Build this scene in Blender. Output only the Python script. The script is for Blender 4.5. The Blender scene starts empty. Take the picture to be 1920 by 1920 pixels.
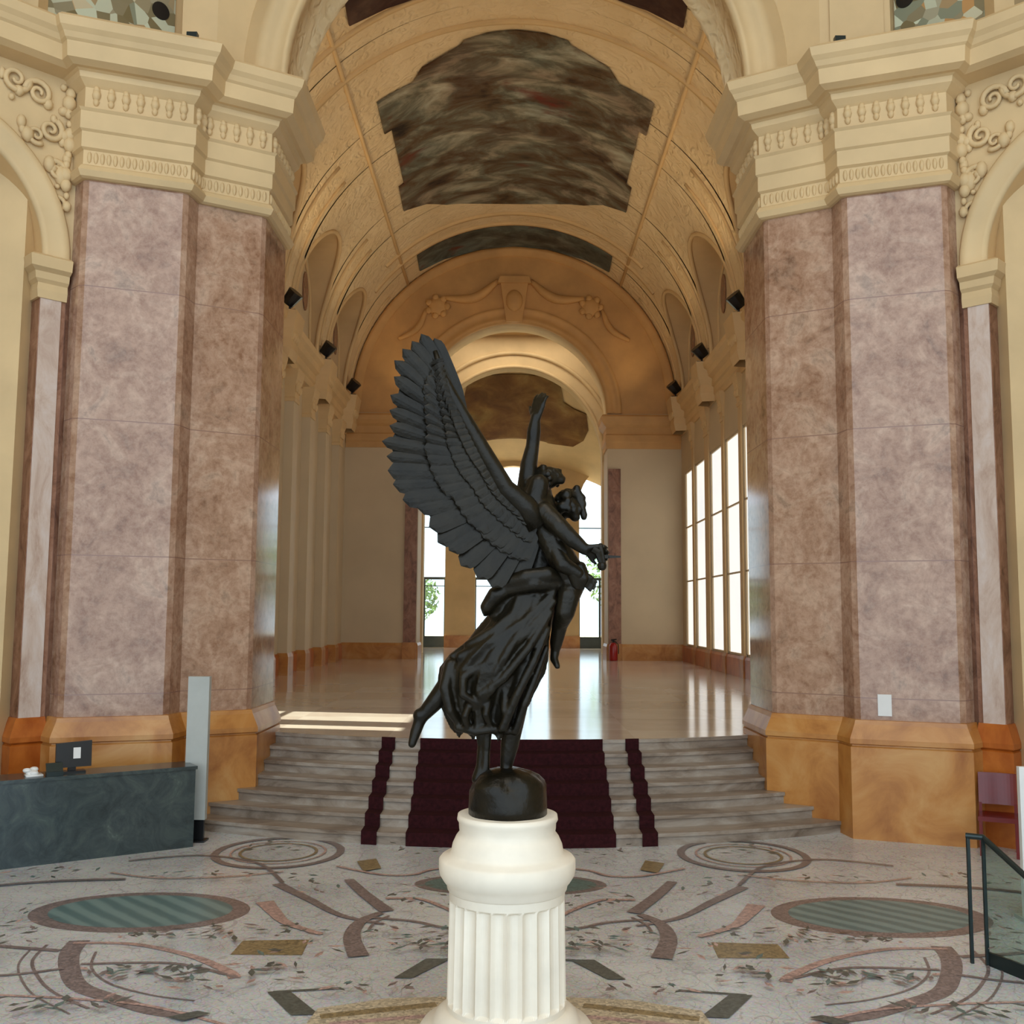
import bpy, bmesh, math, random
from mathutils import Vector, Matrix
random.seed(7)
PI = math.pi
SC = bpy.context.scene
COL = SC.collection

# ------------------------------------------------------------------ materials
def mat(name, rough=0.6, metal=0.0, spec=0.5):
    m = bpy.data.materials.new(name); m.use_nodes = True
    nt = m.node_tree; b = nt.nodes['Principled BSDF']
    b.inputs['Roughness'].default_value = rough
    b.inputs['Metallic'].default_value = metal
    b.inputs['Specular IOR Level'].default_value = spec
    return m, nt, b

def lin(c):
    return tuple(((x/255.0)/12.92 if x <= 10 else (((x/255.0)+0.055)/1.055)**2.4) for x in c) + (1.0,)

def N(nt, t, **kw):
    n = nt.nodes.new(t)
    for k, v in kw.items():
        if k in n.inputs: n.inputs[k].default_value = v
        else: setattr(n, k, v)
    return n

def coords(nt, scale=(1, 1, 1)):
    tc = N(nt, 'ShaderNodeTexCoord'); mp = N(nt, 'ShaderNodeMapping')
    mp.inputs['Scale'].default_value = scale
    nt.links.new(tc.outputs['Object'], mp.inputs['Vector'])
    return mp.outputs['Vector']

def ramp(nt, src, stops):
    r = N(nt, 'ShaderNodeValToRGB'); e = r.color_ramp.elements
    e[0].position, e[0].color = stops[0][0], lin(stops[0][1])
    e[1].position, e[1].color = stops[-1][0], lin(stops[-1][1])
    for p, c in stops[1:-1]:
        x = e.new(p); x.color = lin(c)
    nt.links.new(src, r.inputs['Fac'])
    return r.outputs['Color']

def noise(nt, vec, scale, detail=5, rough=0.55, dist=0.0):
    n = N(nt, 'ShaderNodeTexNoise')
    n.inputs['Scale'].default_value = scale; n.inputs['Detail'].default_value = detail
    n.inputs['Roughness'].default_value = rough; n.inputs['Distortion'].default_value = dist
    nt.links.new(vec, n.inputs['Vector'])
    return n.outputs['Fac']

def mix(nt, fac, a, b, mode='MIX'):
    m = N(nt, 'ShaderNodeMix', data_type='RGBA', blend_type=mode)
    if isinstance(fac, float): m.inputs[0].default_value = fac
    else: nt.links.new(fac, m.inputs[0])
    for s, v in ((m.inputs[6], a), (m.inputs[7], b)):
        if isinstance(v, tuple): s.default_value = v
        else: nt.links.new(v, s)
    return m.outputs[2]

def bump(nt, b, h, strength, dist=0.02):
    n = N(nt, 'ShaderNodeBump'); n.inputs['Strength'].default_value = strength; n.inputs['Distance'].default_value = dist
    nt.links.new(h, n.inputs['Height']); nt.links.new(n.outputs['Normal'], b.inputs['Normal'])

def simple(name, c, rough=0.6, metal=0.0, var=0.06, scale=3.0, bumpy=0.0, spec=0.5):
    m, nt, b = mat(name, rough, metal, spec)
    v = coords(nt); f = noise(nt, v, scale)
    lo = tuple(max(0, x*(1-var*2)) for x in c); hi = tuple(min(255, x*(1+var)) for x in c)
    nt.links.new(ramp(nt, f, [(0.3, lo), (0.7, hi)]), b.inputs['Base Color'])
    if bumpy: bump(nt, b, noise(nt, v, scale*6), bumpy)
    return m

M = {}
def build_materials():
    M['plaster'] = simple('cream_plaster', (212, 185, 140), 0.65, var=0.03, scale=0.8)
    # plaster carved in low relief
    m, nt, b = mat('carved_plaster', 0.65)
    v = coords(nt); f = noise(nt, v, 0.8)
    nt.links.new(ramp(nt, f, [(0.3, (214, 188, 144)), (0.7, (226, 203, 162))]), b.inputs['Base Color'])
    vo = N(nt, 'ShaderNodeTexVoronoi', feature='SMOOTH_F1'); vo.inputs['Scale'].default_value = 2.2
    nv = N(nt, 'ShaderNodeTexNoise'); nv.inputs['Scale'].default_value = 1.6; nv.inputs['Detail'].default_value = 3
    nt.links.new(v, nv.inputs['Vector'])
    ad = N(nt, 'ShaderNodeVectorMath', operation='ADD'); nt.links.new(v, ad.inputs[0]); nt.links.new(nv.outputs['Color'], ad.inputs[1])
    nt.links.new(ad.outputs[0], vo.inputs['Vector'])
    wv = N(nt, 'ShaderNodeMath', operation='SINE'); ml = N(nt, 'ShaderNodeMath', operation='MULTIPLY'); ml.inputs[1].default_value = 16
    nt.links.new(vo.outputs['Distance'], ml.inputs[0]); nt.links.new(ml.outputs[0], wv.inputs[0])
    bump(nt, b, wv.outputs[0], 0.5, 0.03)
    M['carved'] = m
    M['ochre'] = simple('ochre_plaster', (205, 158, 98), 0.65, var=0.04, scale=0.8)
    M['vault'] = m2 = simple('vault_plaster', (214, 182, 132), 0.65, var=0.03, scale=0.6)
    M['whitewall'] = simple('pale_wall_plaster', (202, 182, 148), 0.6, var=0.02, scale=0.5)
    # pink marble
    m, nt, b = mat('pink_marble', 0.09)
    v = coords(nt)
    f1 = noise(nt, v, 1.9, 9, 0.66, 0.7); f2 = noise(nt, v, 0.6, 4, 0.6, 0.8); f3 = noise(nt, v, 9, 5, 0.7, 0.2)
    c1 = ramp(nt, f1, [(0.32, (92, 60, 40)), (0.43, (146, 104, 78)), (0.51, (166, 128, 104)), (0.59, (192, 160, 136)), (0.68, (134, 114, 98))])
    c2 = ramp(nt, f2, [(0.38, (138, 100, 76)), (0.62, (190, 158, 136))])
    c3 = ramp(nt, f3, [(0.35, (106, 74, 56)), (0.6, (196, 166, 144))])
    c = mix(nt, 0.35, c1, c2); c = mix(nt, 0.3, c, c3)
    sx = N(nt, 'ShaderNodeSeparateXYZ'); nt.links.new(v, sx.inputs[0])
    md = N(nt, 'ShaderNodeMath', operation='PINGPONG'); md.inputs[1].default_value = 1.0; nt.links.new(sx.outputs['Z'], md.inputs[0])
    lt = N(nt, 'ShaderNodeMath', operation='LESS_THAN'); lt.inputs[1].default_value = 0.008; nt.links.new(md.outputs[0], lt.inputs[0])
    c = mix(nt, lt.outputs[0], c, lin((142, 110, 96)))
    nt.links.new(c, b.inputs['Base Color'])
    M['marble'] = m
    m, nt, b = mat('sheen_pink_marble', 0.14)  # pink marble lightened to carry the reflections on the polished jamb front
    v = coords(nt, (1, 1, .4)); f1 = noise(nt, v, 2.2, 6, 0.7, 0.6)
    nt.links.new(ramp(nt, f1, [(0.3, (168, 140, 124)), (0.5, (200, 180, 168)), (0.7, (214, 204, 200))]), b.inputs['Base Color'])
    M['sheen_marble'] = m
    # reddish brown marble
    m, nt, b = mat('brown_marble', 0.25)
    v = coords(nt, (1, 1, 0.6)); f1 = noise(nt, v, 3.0, 8, 0.7, 1.0)
    nt.links.new(ramp(nt, f1, [(0.3, (92, 58, 42)), (0.5, (140, 98, 76)), (0.7, (164, 124, 100))]), b.inputs['Base Color'])
    M['brown'] = m
    # amber marble of the plinths
    m, nt, b = mat('amber_marble', 0.3)
    v = coords(nt); f1 = noise(nt, v, 1.3, 7, 0.6, 0.7)
    nt.links.new(ramp(nt, f1, [(0.3, (150, 90, 34)), (0.5, (184, 126, 62)), (0.7, (200, 152, 92))]), b.inputs['Base Color'])
    M['amber'] = m
    m, nt, b = mat('dark_amber_marble', 0.3)
    v = coords(nt); f1 = noise(nt, v, 1.3, 7, 0.6, 0.7)
    nt.links.new(ramp(nt, f1, [(0.3, (150, 72, 18)), (0.7, (200, 118, 48))]), b.inputs['Base Color'])
    M['amber_dark'] = m
    # mosaic floor base
    m, nt, b = mat('mosaic_floor', 0.24)
    v = coords(nt); f1 = noise(nt, v, 0.6, 3); f2 = noise(nt, v, 4.2, 5, 0.75, 1.5)
    c = ramp(nt, f1, [(0.35, (182, 184, 186)), (0.65, (206, 208, 208))])
    vo = N(nt, 'ShaderNodeTexVoronoi'); vo.inputs['Scale'].default_value = 55; nt.links.new(v, vo.inputs['Vector'])
    c = mix(nt, 0.18, c, vo.outputs['Color'], 'OVERLAY')
    for sc_, colr, cut in ((1.7, (128, 120, 118), .008), (3.4, (150, 126, 118), .012), (4.2, (122, 128, 122), .012)):
        g = noise(nt, v, sc_, 0.5, 0.4, 1.2)
        d1 = N(nt, 'ShaderNodeMath', operation='SUBTRACT'); d1.inputs[1].default_value = .5; nt.links.new(g, d1.inputs[0])
        d2 = N(nt, 'ShaderNodeMath', operation='ABSOLUTE'); nt.links.new(d1.outputs[0], d2.inputs[0])
        d3 = N(nt, 'ShaderNodeMath', operation='LESS_THAN'); d3.inputs[1].default_value = cut; nt.links.new(d2.outputs[0], d3.inputs[0])
        d4 = N(nt, 'ShaderNodeMath', operation='MULTIPLY'); d4.inputs[1].default_value = .3; nt.links.new(d3.outputs[0], d4.inputs[0])
        c = mix(nt, d4.outputs[0], c, lin(colr))
    sp = ramp(nt, f2, [(0.62, (255, 255, 255)), (0.68, (160, 160, 152))])
    c = mix(nt, 0.8, c, sp, 'MULTIPLY')
    nt.links.new(c, b.inputs['Base Color'])
    M['mosaic'] = m
    def tess(name, c):
        mm, nt, b = mat(name, 0.32)
        v = coords(nt); vo = N(nt, 'ShaderNodeTexVoronoi'); vo.inputs['Scale'].default_value = 40; nt.links.new(v, vo.inputs['Vector'])
        bw = N(nt, 'ShaderNodeSeparateColor'); nt.links.new(vo.outputs['Color'], bw.inputs[0])
        nt.links.new(ramp(nt, bw.outputs[0], [(0.0, tuple(x*0.8 for x in c)), (1.0, tuple(min(255, x*1.12) for x in c))]), b.inputs['Base Color'])
        return mm
    M['t_grey'] = tess('tessera_grey', (126, 112, 110)); M['t_pink'] = tess('tessera_pink', (178, 148, 140))
    M['t_green'] = tess('tessera_green', (92, 116, 112)); M['t_tan'] = tess('tessera_tan', (140, 122, 88))
    M['t_dark'] = tess('tessera_dark', (86, 90, 84)); M['t_pale'] = tess('tessera_pale', (190, 176, 150))
    # wave patterned green medallion
    m, nt, b = mat('mosaic_waves', 0.32)
    v = coords(nt); w = N(nt, 'ShaderNodeTexWave'); w.inputs['Scale'].default_value = 2.0; w.inputs['Distortion'].default_value = 1.6
    w.bands_direction = 'DIAGONAL'; nt.links.new(v, w.inputs['Vector'])
    nt.links.new(ramp(nt, w.outputs['Fac'], [(0.2, (86, 114, 116)), (0.8, (116, 142, 142))]), b.inputs['Base Color'])
    M['t_wave'] = m
    # gallery floor
    m, nt, b = mat('polished_floor', 0.11)
    v = coords(nt); br = N(nt, 'ShaderNodeTexChecker'); br.inputs['Scale'].default_value = 0.5; nt.links.new(v, br.inputs['Vector'])
    br.inputs['Color1'].default_value = lin((214, 202, 188)); br.inputs['Color2'].default_value = lin((196, 180, 166))
    f = noise(nt, v, 1.2, 5); c = mix(nt, 0.4, br.outputs['Color'], ramp(nt, f, [(0.3, (190, 172, 156)), (0.7, (220, 210, 196))]))
    nt.links.new(c, b.inputs['Base Color'])
    M['gfloor'] = m
    m, nt, b = mat('step_stone', 0.35)
    v = coords(nt, (0.5, 1, 1.6)); f = noise(nt, v, 2.2, 6, 0.65, 0.8)
    nt.links.new(ramp(nt, f, [(0.3, (104, 88, 74)), (0.5, (146, 132, 118)), (0.7, (172, 162, 150))]), b.inputs['Base Color'])
    M['step'] = m
    M['carpet'] = simple('burgundy_carpet', (52, 22, 25), 0.95, var=0.12, scale=20, bumpy=0.3, spec=0.1)
    m, nt, b = mat('green_marble', 0.2)
    v = coords(nt); f = noise(nt, v, 2.4, 8, 0.72, 1.6)
    nt.links.new(ramp(nt, f, [(0.3, (34, 44, 46)), (0.5, (54, 66, 68)), (0.62, (66, 78, 76)), (0.75, (98, 110, 106))]), b.inputs['Base Color'])
    M['counter'] = m
    M['pedestal'] = simple('white_stone', (232, 222, 204), 0.5, var=0.03, scale=2.0)
    m, nt, b = mat('dark_bronze', 0.32, 0.25, 0.28)
    v = coords(nt); f = noise(nt, v, 4, 5, 0.6)
    nt.links.new(ramp(nt, f, [(0.3, (15, 12, 6)), (0.7, (34, 29, 19))]), b.inputs['Base Color'])
    bump(nt, b, noise(nt, v, 14, 5), 0.5, 0.014)
    M['bronze'] = m
    M['black'] = simple('black_plastic', (16, 17, 20), 0.35, var=0.05)
    M['white'] = simple('white_card', (226, 226, 224), 0.5, var=0.01)
    M['grey'] = simple('pale_grey_panel', (176, 180, 176), 0.45, var=0.02)
    M['red'] = simple('red_lacquer', (104, 20, 18), 0.25, var=0.05)
    M['extinguisher'] = simple('red_enamel', (150, 22, 20), 0.3, var=0.03)
    M['darkmetal'] = simple('dark_green_metal', (44, 54, 54), 0.35, 0.6, var=0.05)
    M['frame'] = simple('grey_door_paint', (70, 82, 84), 0.4, var=0.03)
    M['leaf'] = simple('leaf_green', (112, 140, 78), 0.6, var=0.25, scale=1.5)
    M['trunk'] = simple('bark', (92, 76, 60), 0.9, var=0.15, scale=6)
    M['ground'] = simple('garden_gravel', (196, 186, 160), 0.9, var=0.05, scale=1)
    # glass
    m, nt, b = mat('clear_glass', 0.02)
    nt.nodes.remove(b); gl = N(nt, 'ShaderNodeBsdfGlossy'); gl.inputs['Roughness'].default_value = 0.02
    tr = N(nt, 'ShaderNodeBsdfTransparent'); tr.inputs['Color'].default_value = (0.93, 0.97, 0.96, 1)
    mx = N(nt, 'ShaderNodeMixShader'); mx.inputs[0].default_value = 0.06
    nt.links.new(tr.outputs[0], mx.inputs[1]); nt.links.new(gl.outputs[0], mx.inputs[2])
    nt.links.new(mx.outputs[0], nt.nodes['Material Output'].inputs['Surface'])
    M['glass'] = m
    m, nt, b = mat('green_tinted_glass', 0.02)
    nt.nodes.remove(b); gl = N(nt, 'ShaderNodeBsdfGlossy'); gl.inputs['Roughness'].default_value = 0.03
    tr = N(nt, 'ShaderNodeBsdfTransparent'); tr.inputs['Color'].default_value = (0.74, 0.86, 0.84, 1)
    mx = N(nt, 'ShaderNodeMixShader'); mx.inputs[0].default_value = 0.08
    nt.links.new(tr.outputs[0], mx.inputs[1]); nt.links.new(gl.outputs[0], mx.inputs[2])
    nt.links.new(mx.outputs[0], nt.nodes['Material Output'].inputs['Surface'])
    M['tint'] = m
    # daylight on window blinds
    m, nt, b = mat('daylit_blind', 0.8)
    v = coords(nt); f = noise(nt, v, 0.6, 2)
    b.inputs['Base Color'].default_value = (0.85, 0.85, 0.82, 1)
    nt.links.new(ramp(nt, f, [(0.3, (222, 228, 232)), (0.7, (246, 244, 236))]), b.inputs['Emission Color'])
    b.inputs['Emission Strength'].default_value = 1.0
    M['blind'] = m
    m, nt, b = mat('lamp_glow', 0.5)
    b.inputs['Emission Color'].default_value = (1, 0.8, 0.5, 1); b.inputs['Emission Strength'].default_value = 3
    M['glow'] = m
    # painted ceiling canvases: loose abstract brushwork
    def canvas(name, stops, scale, rot):
        m, nt, b = mat(name, 0.7, spec=0.2)
        v = coords(nt, scale)
        f1 = noise(nt, v, 1.0, 6, 0.62, 0.5); f2 = noise(nt, v, 0.42, 5, 0.6, 0.5); f3 = noise(nt, v, 0.5, 3, 0.5, 0.3)
        c = ramp(nt, f1, stops)
        tint = ramp(nt, f3, [(0.35, (150, 120, 96)), (0.5, (190, 190, 176)), (0.65, (150, 172, 172))])
        c = mix(nt, 0.7, c, tint, 'MULTIPLY')
        red = ramp(nt, f2, [(0.60, (0, 0, 0)), (0.68, (255, 255, 255))])
        c = mix(nt, red, c, lin((104, 40, 26)))
        nt.links.new(c, b.inputs['Base Color'])
        return m
    M['canvas'] = canvas('painted_canvas_olive', [(0.3, (44, 30, 18)), (0.42, (110, 86, 62)), (0.5, (126, 120, 104)), (0.58, (176, 166, 148)), (0.7, (222, 216, 200))], (0.45, 0.9, 0.9), 0)
    M['canvas2'] = canvas('painted_canvas_grey', [(0.25, (46, 40, 38)), (0.5, (110, 112, 104)), (0.74, (160, 164, 156))], (0.7, 1.0, 0.8), 0)
    M['canvas4'] = canvas('painted_canvas_plum', [(0.25, (46, 18, 22)), (0.5, (84, 58, 50)), (0.74, (120, 92, 80))], (0.7, 1.0, 0.8), 0)
    M['canvas3'] = canvas('painted_canvas_sepia', [(0.25, (92, 56, 18)), (0.45, (140, 96, 46)), (0.6, (166, 126, 70)), (0.75, (190, 154, 100))], (0.6, 0.6, 0.6), 0)
    # coloured decorative painting high in the rotunda
    m, nt, b = mat('painted_medallions', 0.6)
    v = coords(nt); vo = N(nt, 'ShaderNodeTexVoronoi'); vo.inputs['Scale'].default_value = 4.6; nt.links.new(v, vo.inputs['Vector'])
    se = N(nt, 'ShaderNodeSeparateColor'); nt.links.new(vo.outputs['Color'], se.inputs[0])
    nt.links.new(ramp(nt, se.outputs[0], [(0.1, (112, 100, 66)), (0.3, (150, 142, 116)), (0.5, (196, 204, 180)), (0.65, (184, 138, 82)), (0.85, (128, 132, 110))]), b.inputs['Base Color'])
    M['medallions'] = m
build_materials()

# ------------------------------------------------------------------ mesh helper
LOC = {}
class MB:
    def __init__(s): s.v = []; s.f = []; s.fm = []; s.m = 0; s.sm = []; s.smooth = False
    def face(s, ids): s.f.append(tuple(ids)); s.fm.append(s.m); s.sm.append(s.smooth)
    def add(s, pts):
        b = len(s.v); s.v.extend([Vector(p) for p in pts]); return b
    def quad(s, *pts):
        b = s.add(pts); s.face(range(b, b+len(pts)))
    def box(s, x0, x1, y0, y1, z0, z1):
        s.prism([(x0, y0), (x1, y0), (x1, y1), (x0, y1)], z0, z1)
    def prism(s, poly, z0, z1):
        n = len(poly); b = s.add([(x, y, z0) for x, y in poly] + [(x, y, z1) for x, y in poly])
        s.face(range(b+n-1, b-1, -1)); s.face(range(b+n, b+2*n))
        for i in range(n):
            j = (i+1) % n; s.face((b+i, b+j, b+n+j, b+n+i))
    def slab(s, poly3, vec):
        """polygon of 3D points pushed along vec"""
        n = len(poly3); p = [Vector(q) for q in poly3]; d = Vector(vec)
        b = s.add(p + [q+d for q in p])
        s.face(range(b+n-1, b-1, -1)); s.face(range(b+n, b+2*n))
        for i in range(n):
            j = (i+1) % n; s.face((b+i, b+j, b+n+j, b+n+i))
    def grid(s, rows, close=False):
        """rows of equally many 3D points -> quads"""
        n = len(rows[0]); b = s.add([p for r in rows for p in r])
        for i in range(len(rows)-1):
            for j in range(n-1 if not close else n):
                k = (j+1) % n
                s.face((b+i*n+j, b+i*n+k, b+(i+1)*n+k, b+(i+1)*n+j))
    def lathe(s, prof, cx, cy, n=48, mod=None):
        rows = []
        for r, z in prof:
            rows.append([(cx+(r if mod is None else mod(r, z, 2*PI*j/n))*math.cos(2*PI*j/n), cy+(r if mod is None else mod(r, z, 2*PI*j/n))*math.sin(2*PI*j/n), z) for j in range(n)])
        s.grid(rows, True)
        b = s.add(rows[0]); s.face(range(b+n-1, b-1, -1)); b = s.add(rows[-1]); s.face(range(b, b+n))
    def tube(s, pts, rad, n=8, cap=True):
        pts = [Vector(p) for p in pts]; L = len(pts); rows = []
        up = None
        for i, p in enumerate(pts):
            t = (pts[min(i+1, L-1)]-pts[max(i-1, 0)]).normalized()
            if up is None:
                up = Vector((0, 0, 1)) if abs(t.z) < 0.9 else Vector((1, 0, 0))
            a = t.cross(up)
            if a.length < 1e-4: a = t.cross(Vector((0, 1, 0)))
            a.normalize(); c = a.cross(t).normalized(); up = c
            r = rad[i] if isinstance(rad, (list, tuple)) else rad
            rows.append([p+a*r*math.cos(2*PI*j/n)+c*r*math.sin(2*PI*j/n) for j in range(n)])
        s.grid(rows, True)
        if cap:
            b = s.add(rows[0]); s.face(range(b+n-1, b-1, -1)); b = s.add(rows[-1]); s.face(range(b, b+n))
    def ball(s, c, r, sc=(1, 1, 1), n=10, m=6):
        c = Vector(c); rows = []
        for i in range(m+1):
            th = PI*i/m
            th = min(max(th, 0.02), PI-0.02)
            rows.append([c+Vector((r*sc[0]*math.sin(th)*math.cos(2*PI*j/n), r*sc[1]*math.sin(th)*math.sin(2*PI*j/n), r*sc[2]*math.cos(th))) for j in range(n)])
        s.grid(rows, True)
    def sweep(s, path, prof, closed=False):
        """moulding: profile (o outward to the right of travel, z) along a plan polyline, mitred"""
        n = len(path); P = [Vector((x, y)) for x, y in path]; dirs = []
        for i in range(n):
            ns = []
            if i > 0 or closed: ns.append((P[i]-P[i-1]).normalized())
            if i < n-1 or closed: ns.append((P[(i+1) % n]-P[i]).normalized())
            nn = [Vector((d.y, -d.x)) for d in ns]
            m = nn[0] if len(nn) == 1 else (nn[0]+nn[1])
            m.normalize(); k = 1.0/max(0.35, m.dot(nn[0])); dirs.append(m*k)
        rows = [[(P[i].x+dirs[i].x*o, P[i].y+dirs[i].y*o, z) for i in range(n)] for o, z in prof]
        s.grid(rows)
        for i in (0, n-1):
            b = s.add([r[i] for r in rows]); s.face(range(b, b+len(rows)))
    def build(s, name, mats, parent=None, sx=1, top=None, **props):
        me = bpy.data.meshes.new(name)
        base = Vector((0, 0, 0))
        if parent is not None: base = LOC[parent.name]
        elif top is not None: base = Vector(top)
        vs = [Vector((v.x*sx, v.y, v.z))-base for v in s.v]
        bm = bmesh.new()
        bv = [bm.verts.new(v) for v in vs]
        for f, mi, sm in zip(s.f, s.fm, s.sm):
            try:
                fc = bm.faces.new([bv[i] for i in f]); fc.material_index = mi; fc.smooth = sm
            except ValueError: pass
        bmesh.ops.remove_doubles(bm, verts=bm.verts, dist=0.0004)
        bmesh.ops.recalc_face_normals(bm, faces=bm.faces)
        bm.to_mesh(me); bm.free()
        for m in (mats if isinstance(mats, (list, tuple)) else [mats]): me.materials.append(m if not isinstance(m, str) else M[m])
        o = bpy.data.objects.new(name, me); COL.objects.link(o)
        if parent is not None: o.parent = parent
        if parent is None: o.location = base
        LOC[o.name] = base
        for k, v in props.items(): o[k] = v
        return o

def thing(name, label, cat, loc=(0, 0, 0), group=None):
    o = bpy.data.objects.new(name, None); COL.objects.link(o); o.location = loc; o.empty_display_size = 0.2
    o['label'] = label; o['category'] = cat
    if group: o['group'] = group
    LOC[o.name] = Vector(loc)
    return o
def tag(o, label, cat, group=None):
    o['label'] = label; o['category'] = cat
    if group: o['group'] = group
    return o
def struct(o): o['kind'] = 'structure'; return o
def arc(cx, cz, r, a0, a1, n): return [(cx+r*math.cos(a0+(a1-a0)*i/n), cz+r*math.sin(a0+(a1-a0)*i/n)) for i in range(n+1)]

GZ = 1.2            # level of the gallery floor above the rotunda floor
YC = 25.5           # centre of the curved steps
RT = 9.0            # radius of the top step

# ------------------------------------------------------------------ rotunda floor with its mosaic
def make_floor():
    b = MB(); b.m = 0
    b.prism([(-12, -4), (12, -4), (12, 18), (-12, 18)], -0.3, 0.0)
    lay = [0.0015]
    def z():
        lay[0] += 0.00025; return lay[0]
    def poly(pts, m, flip=True):
        b.m = m
        for sx in ((1, -1) if flip else (1,)):
            zz = z(); b.quad(*[(x*sx, y, zz) for x, y in pts])
    def smooth_path(pts, n=8):
        P = [Vector((x, y)) for x, y in pts]; out = []
        for i in range(len(P)-1):
            p0, p1, p2, p3 = P[max(i-1, 0)], P[i], P[i+1], P[min(i+2, len(P)-1)]
            for k in range(n):
                t = k/n
                out.append(0.5*((2*p1)+(p2-p0)*t+(2*p0-5*p1+4*p2-p3)*t*t+(3*p1-p0-3*p2+p3)*t**3))
        out.append(P[-1]); return out
    def band(pts, w, m, flip=True):
        b.m = m; P = smooth_path(pts); n = len(P); L = []; R = []
        for i, p in enumerate(P):
            t = (P[min(i+1, n-1)]-P[max(i-1, 0)]).normalized(); nn = Vector((-t.y, t.x))
            ww = w if not isinstance(w, tuple) else w[0]+(w[1]-w[0])*i/(n-1)
            L.append(p+nn*ww/2); R.append(p-nn*ww/2)
        for sx in ((1, -1) if flip else (1,)):
            zz = z(); b.grid([[(q.x*sx, q.y, zz) for q in L], [(q.x*sx, q.y, zz) for q in R]])
    def ell(cx, cy, rx, ry, m, flip=True, n=48):
        poly([(cx+rx*math.cos(2*PI*i/n), cy+ry*math.sin(2*PI*i/n)) for i in range(n)], m, flip)
    def ring(cx, cy, rx, ry, w, m, flip=True, a0=0, a1=2*PI):
        band([(cx+rx*math.cos(a0+(a1-a0)*i/24), cy+ry*math.sin(a0+(a1-a0)*i/24)) for i in range(25)], w, m, flip)
    G, PK, GR, TN, DK, PL, WV = 1, 2, 3, 4, 5, 6, 7
    ell(-3.96, 11.33, 1.16, 0.74, G); ell(-3.96, 11.35, 0.97, 0.60, WV)
    ell(0, 12.52, 1.14, 0.5, G, False); ell(0, 12.53, 1.02, 0.42, GR, False)
    poly([(-2.61, 10.36), (-1.97, 10.41), (-1.95, 9.95), (-2.62, 9.95)], TN)
    band([(-4.19, 10.33), (-4.14, 10.0), (-3.97, 9.58), (-3.69, 9.12), (-3.28, 8.83), (-2.89, 8.59), (-2.55, 8.48)], (0.2, 0.13), G)
    band([(-4.45, 10.2), (-4.38, 9.75), (-4.15, 9.35), (-3.85, 8.98), (-3.4, 8.62)], 0.03, G)
    band([(-4.55, 10.1), (-4.46, 9.65), (-4.22, 9.22), (-3.95, 8.88), (-3.5, 8.5)], 0.02, G)
    band([(-3.9, 10.0), (-3.76, 9.56), (-3.45, 9.18), (-3.0, 8.92), (-2.6, 8.8)], 0.025, G)
    band([(-4.22, 10.25), (-3.64, 10.23), (-3.0, 9.92), (-2.53, 9.51), (-2.41, 9.33)], (0.05, 0.12), PK)
    band([(-3.9, 9.66), (-3.1, 9.7), (-2.51, 9.42)], 0.05, G)
    band([(-5.2, 8.98), (-4.25, 8.89), (-3.59, 8.82), (-2.91, 8.67), (-2.2, 8.3)], 0.04, PK)
    band([(-5.6, 10.3), (-4.87, 10.14), (-4.25, 10.02)], 0.07, G); band([(-4.9, 9.25), (-4.36, 9.38), (-4.0, 9.54)], 0.05, G)
    poly([(-2.05, 9.0), (-1.86, 9.02), (-1.52, 8.52), (-1.74, 8.5)], DK); band([(-2.0, 9.0), (-1.44, 9.1)], 0.04, DK)
    poly([(-1.02, 9.35), (-0.86, 9.35), (-0.55, 9.86), (-0.78, 9.86)], DK); band([(-0.6, 9.84), (0, 9.9)], 0.05, DK, True)
    band([(-2.72, 11.7), (-2.52, 11.3), (-2.3, 10.92), (-1.88, 10.56)], (0.2, 0.06), PK)
    band([(-2.75, 12.45), (-2.24, 11.79), (-1.79, 11.2), (-1.3, 10.9)], (0.14, 0.05), G)
    ring(-3.1, 14.05, 0.82, 0.86, 0.1, G); ring(-3.1, 14.05, 0.62, 0.64, 0.03, PK)
    ring(-3.1, 14.05, 0.5, 0.5, 0.04, TN)
    band([(-1.38, 11.3), (-1.53, 11.05), (-1.58, 10.75), (-1.55, 10.4), (-1.41, 9.9)], (0.1, 0.2), G)
    band([(-1.28, 11.2), (-1.4, 10.95), (-1.43, 10.7)], 0.03, G)
    band([(-1.4, 11.85), (-1.22, 11.86), (-1.0, 11.83), (-0.67, 11.44), (-0.4, 11.0)], 0.06, PK)
    band([(-1.45, 11.12), (-1.0, 11.0), (-0.63, 10.78), (0, 10.7)], 0.05, G)
    band([(-1.94, 12.65), (-1.65, 12.0), (-1.32, 11.35)], (0.12, 0.16), G)
    poly([(-1.98, 13.55), (-1.75, 13.7), (-1.62, 13.2), (-1.82, 13.05)], TN)
    band([(-4.9, 13.5), (-4.4, 13.75), (-3.9, 13.8), (-3.2, 13.4), (-2.7, 12.5)], 0.05, G)
    band([(-2.2, 13.3), (-1.6, 12.9), (-1.2, 12.9), (-0.9, 13.2), (0, 13.4)], 0.05, PK)
    band([(-6.5, 11.9), (-5.9, 12.3), (-5.3, 12.5), (-4.6, 12.6)], 0.08, G)
    band([(-4.9, 12.9), (-4.2, 12.65), (-3.4, 12.75), (-2.8, 13.0)], 0.04, PK)
    poly([(-1.55, 8.62), (-1.0, 8.85), (-0.4, 8.9), (0, 8.92), (0, 8.1), (-1.6, 8.1)], PL)
    band([(-1.5, 8.45), (-1.0, 8.6), (-0.6, 8.72)], 0.1, TN); band([(-1.4, 8.3), (-0.9, 8.42), (-0.5, 8.5)], 0.07, PK)
    poly([(-2.7, 8.42), (-2.5, 8.55), (-2.38, 8.5), (-2.55, 8.35)], DK)
    # scattered acanthus leaves
    rnd = random.Random(3)
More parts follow.
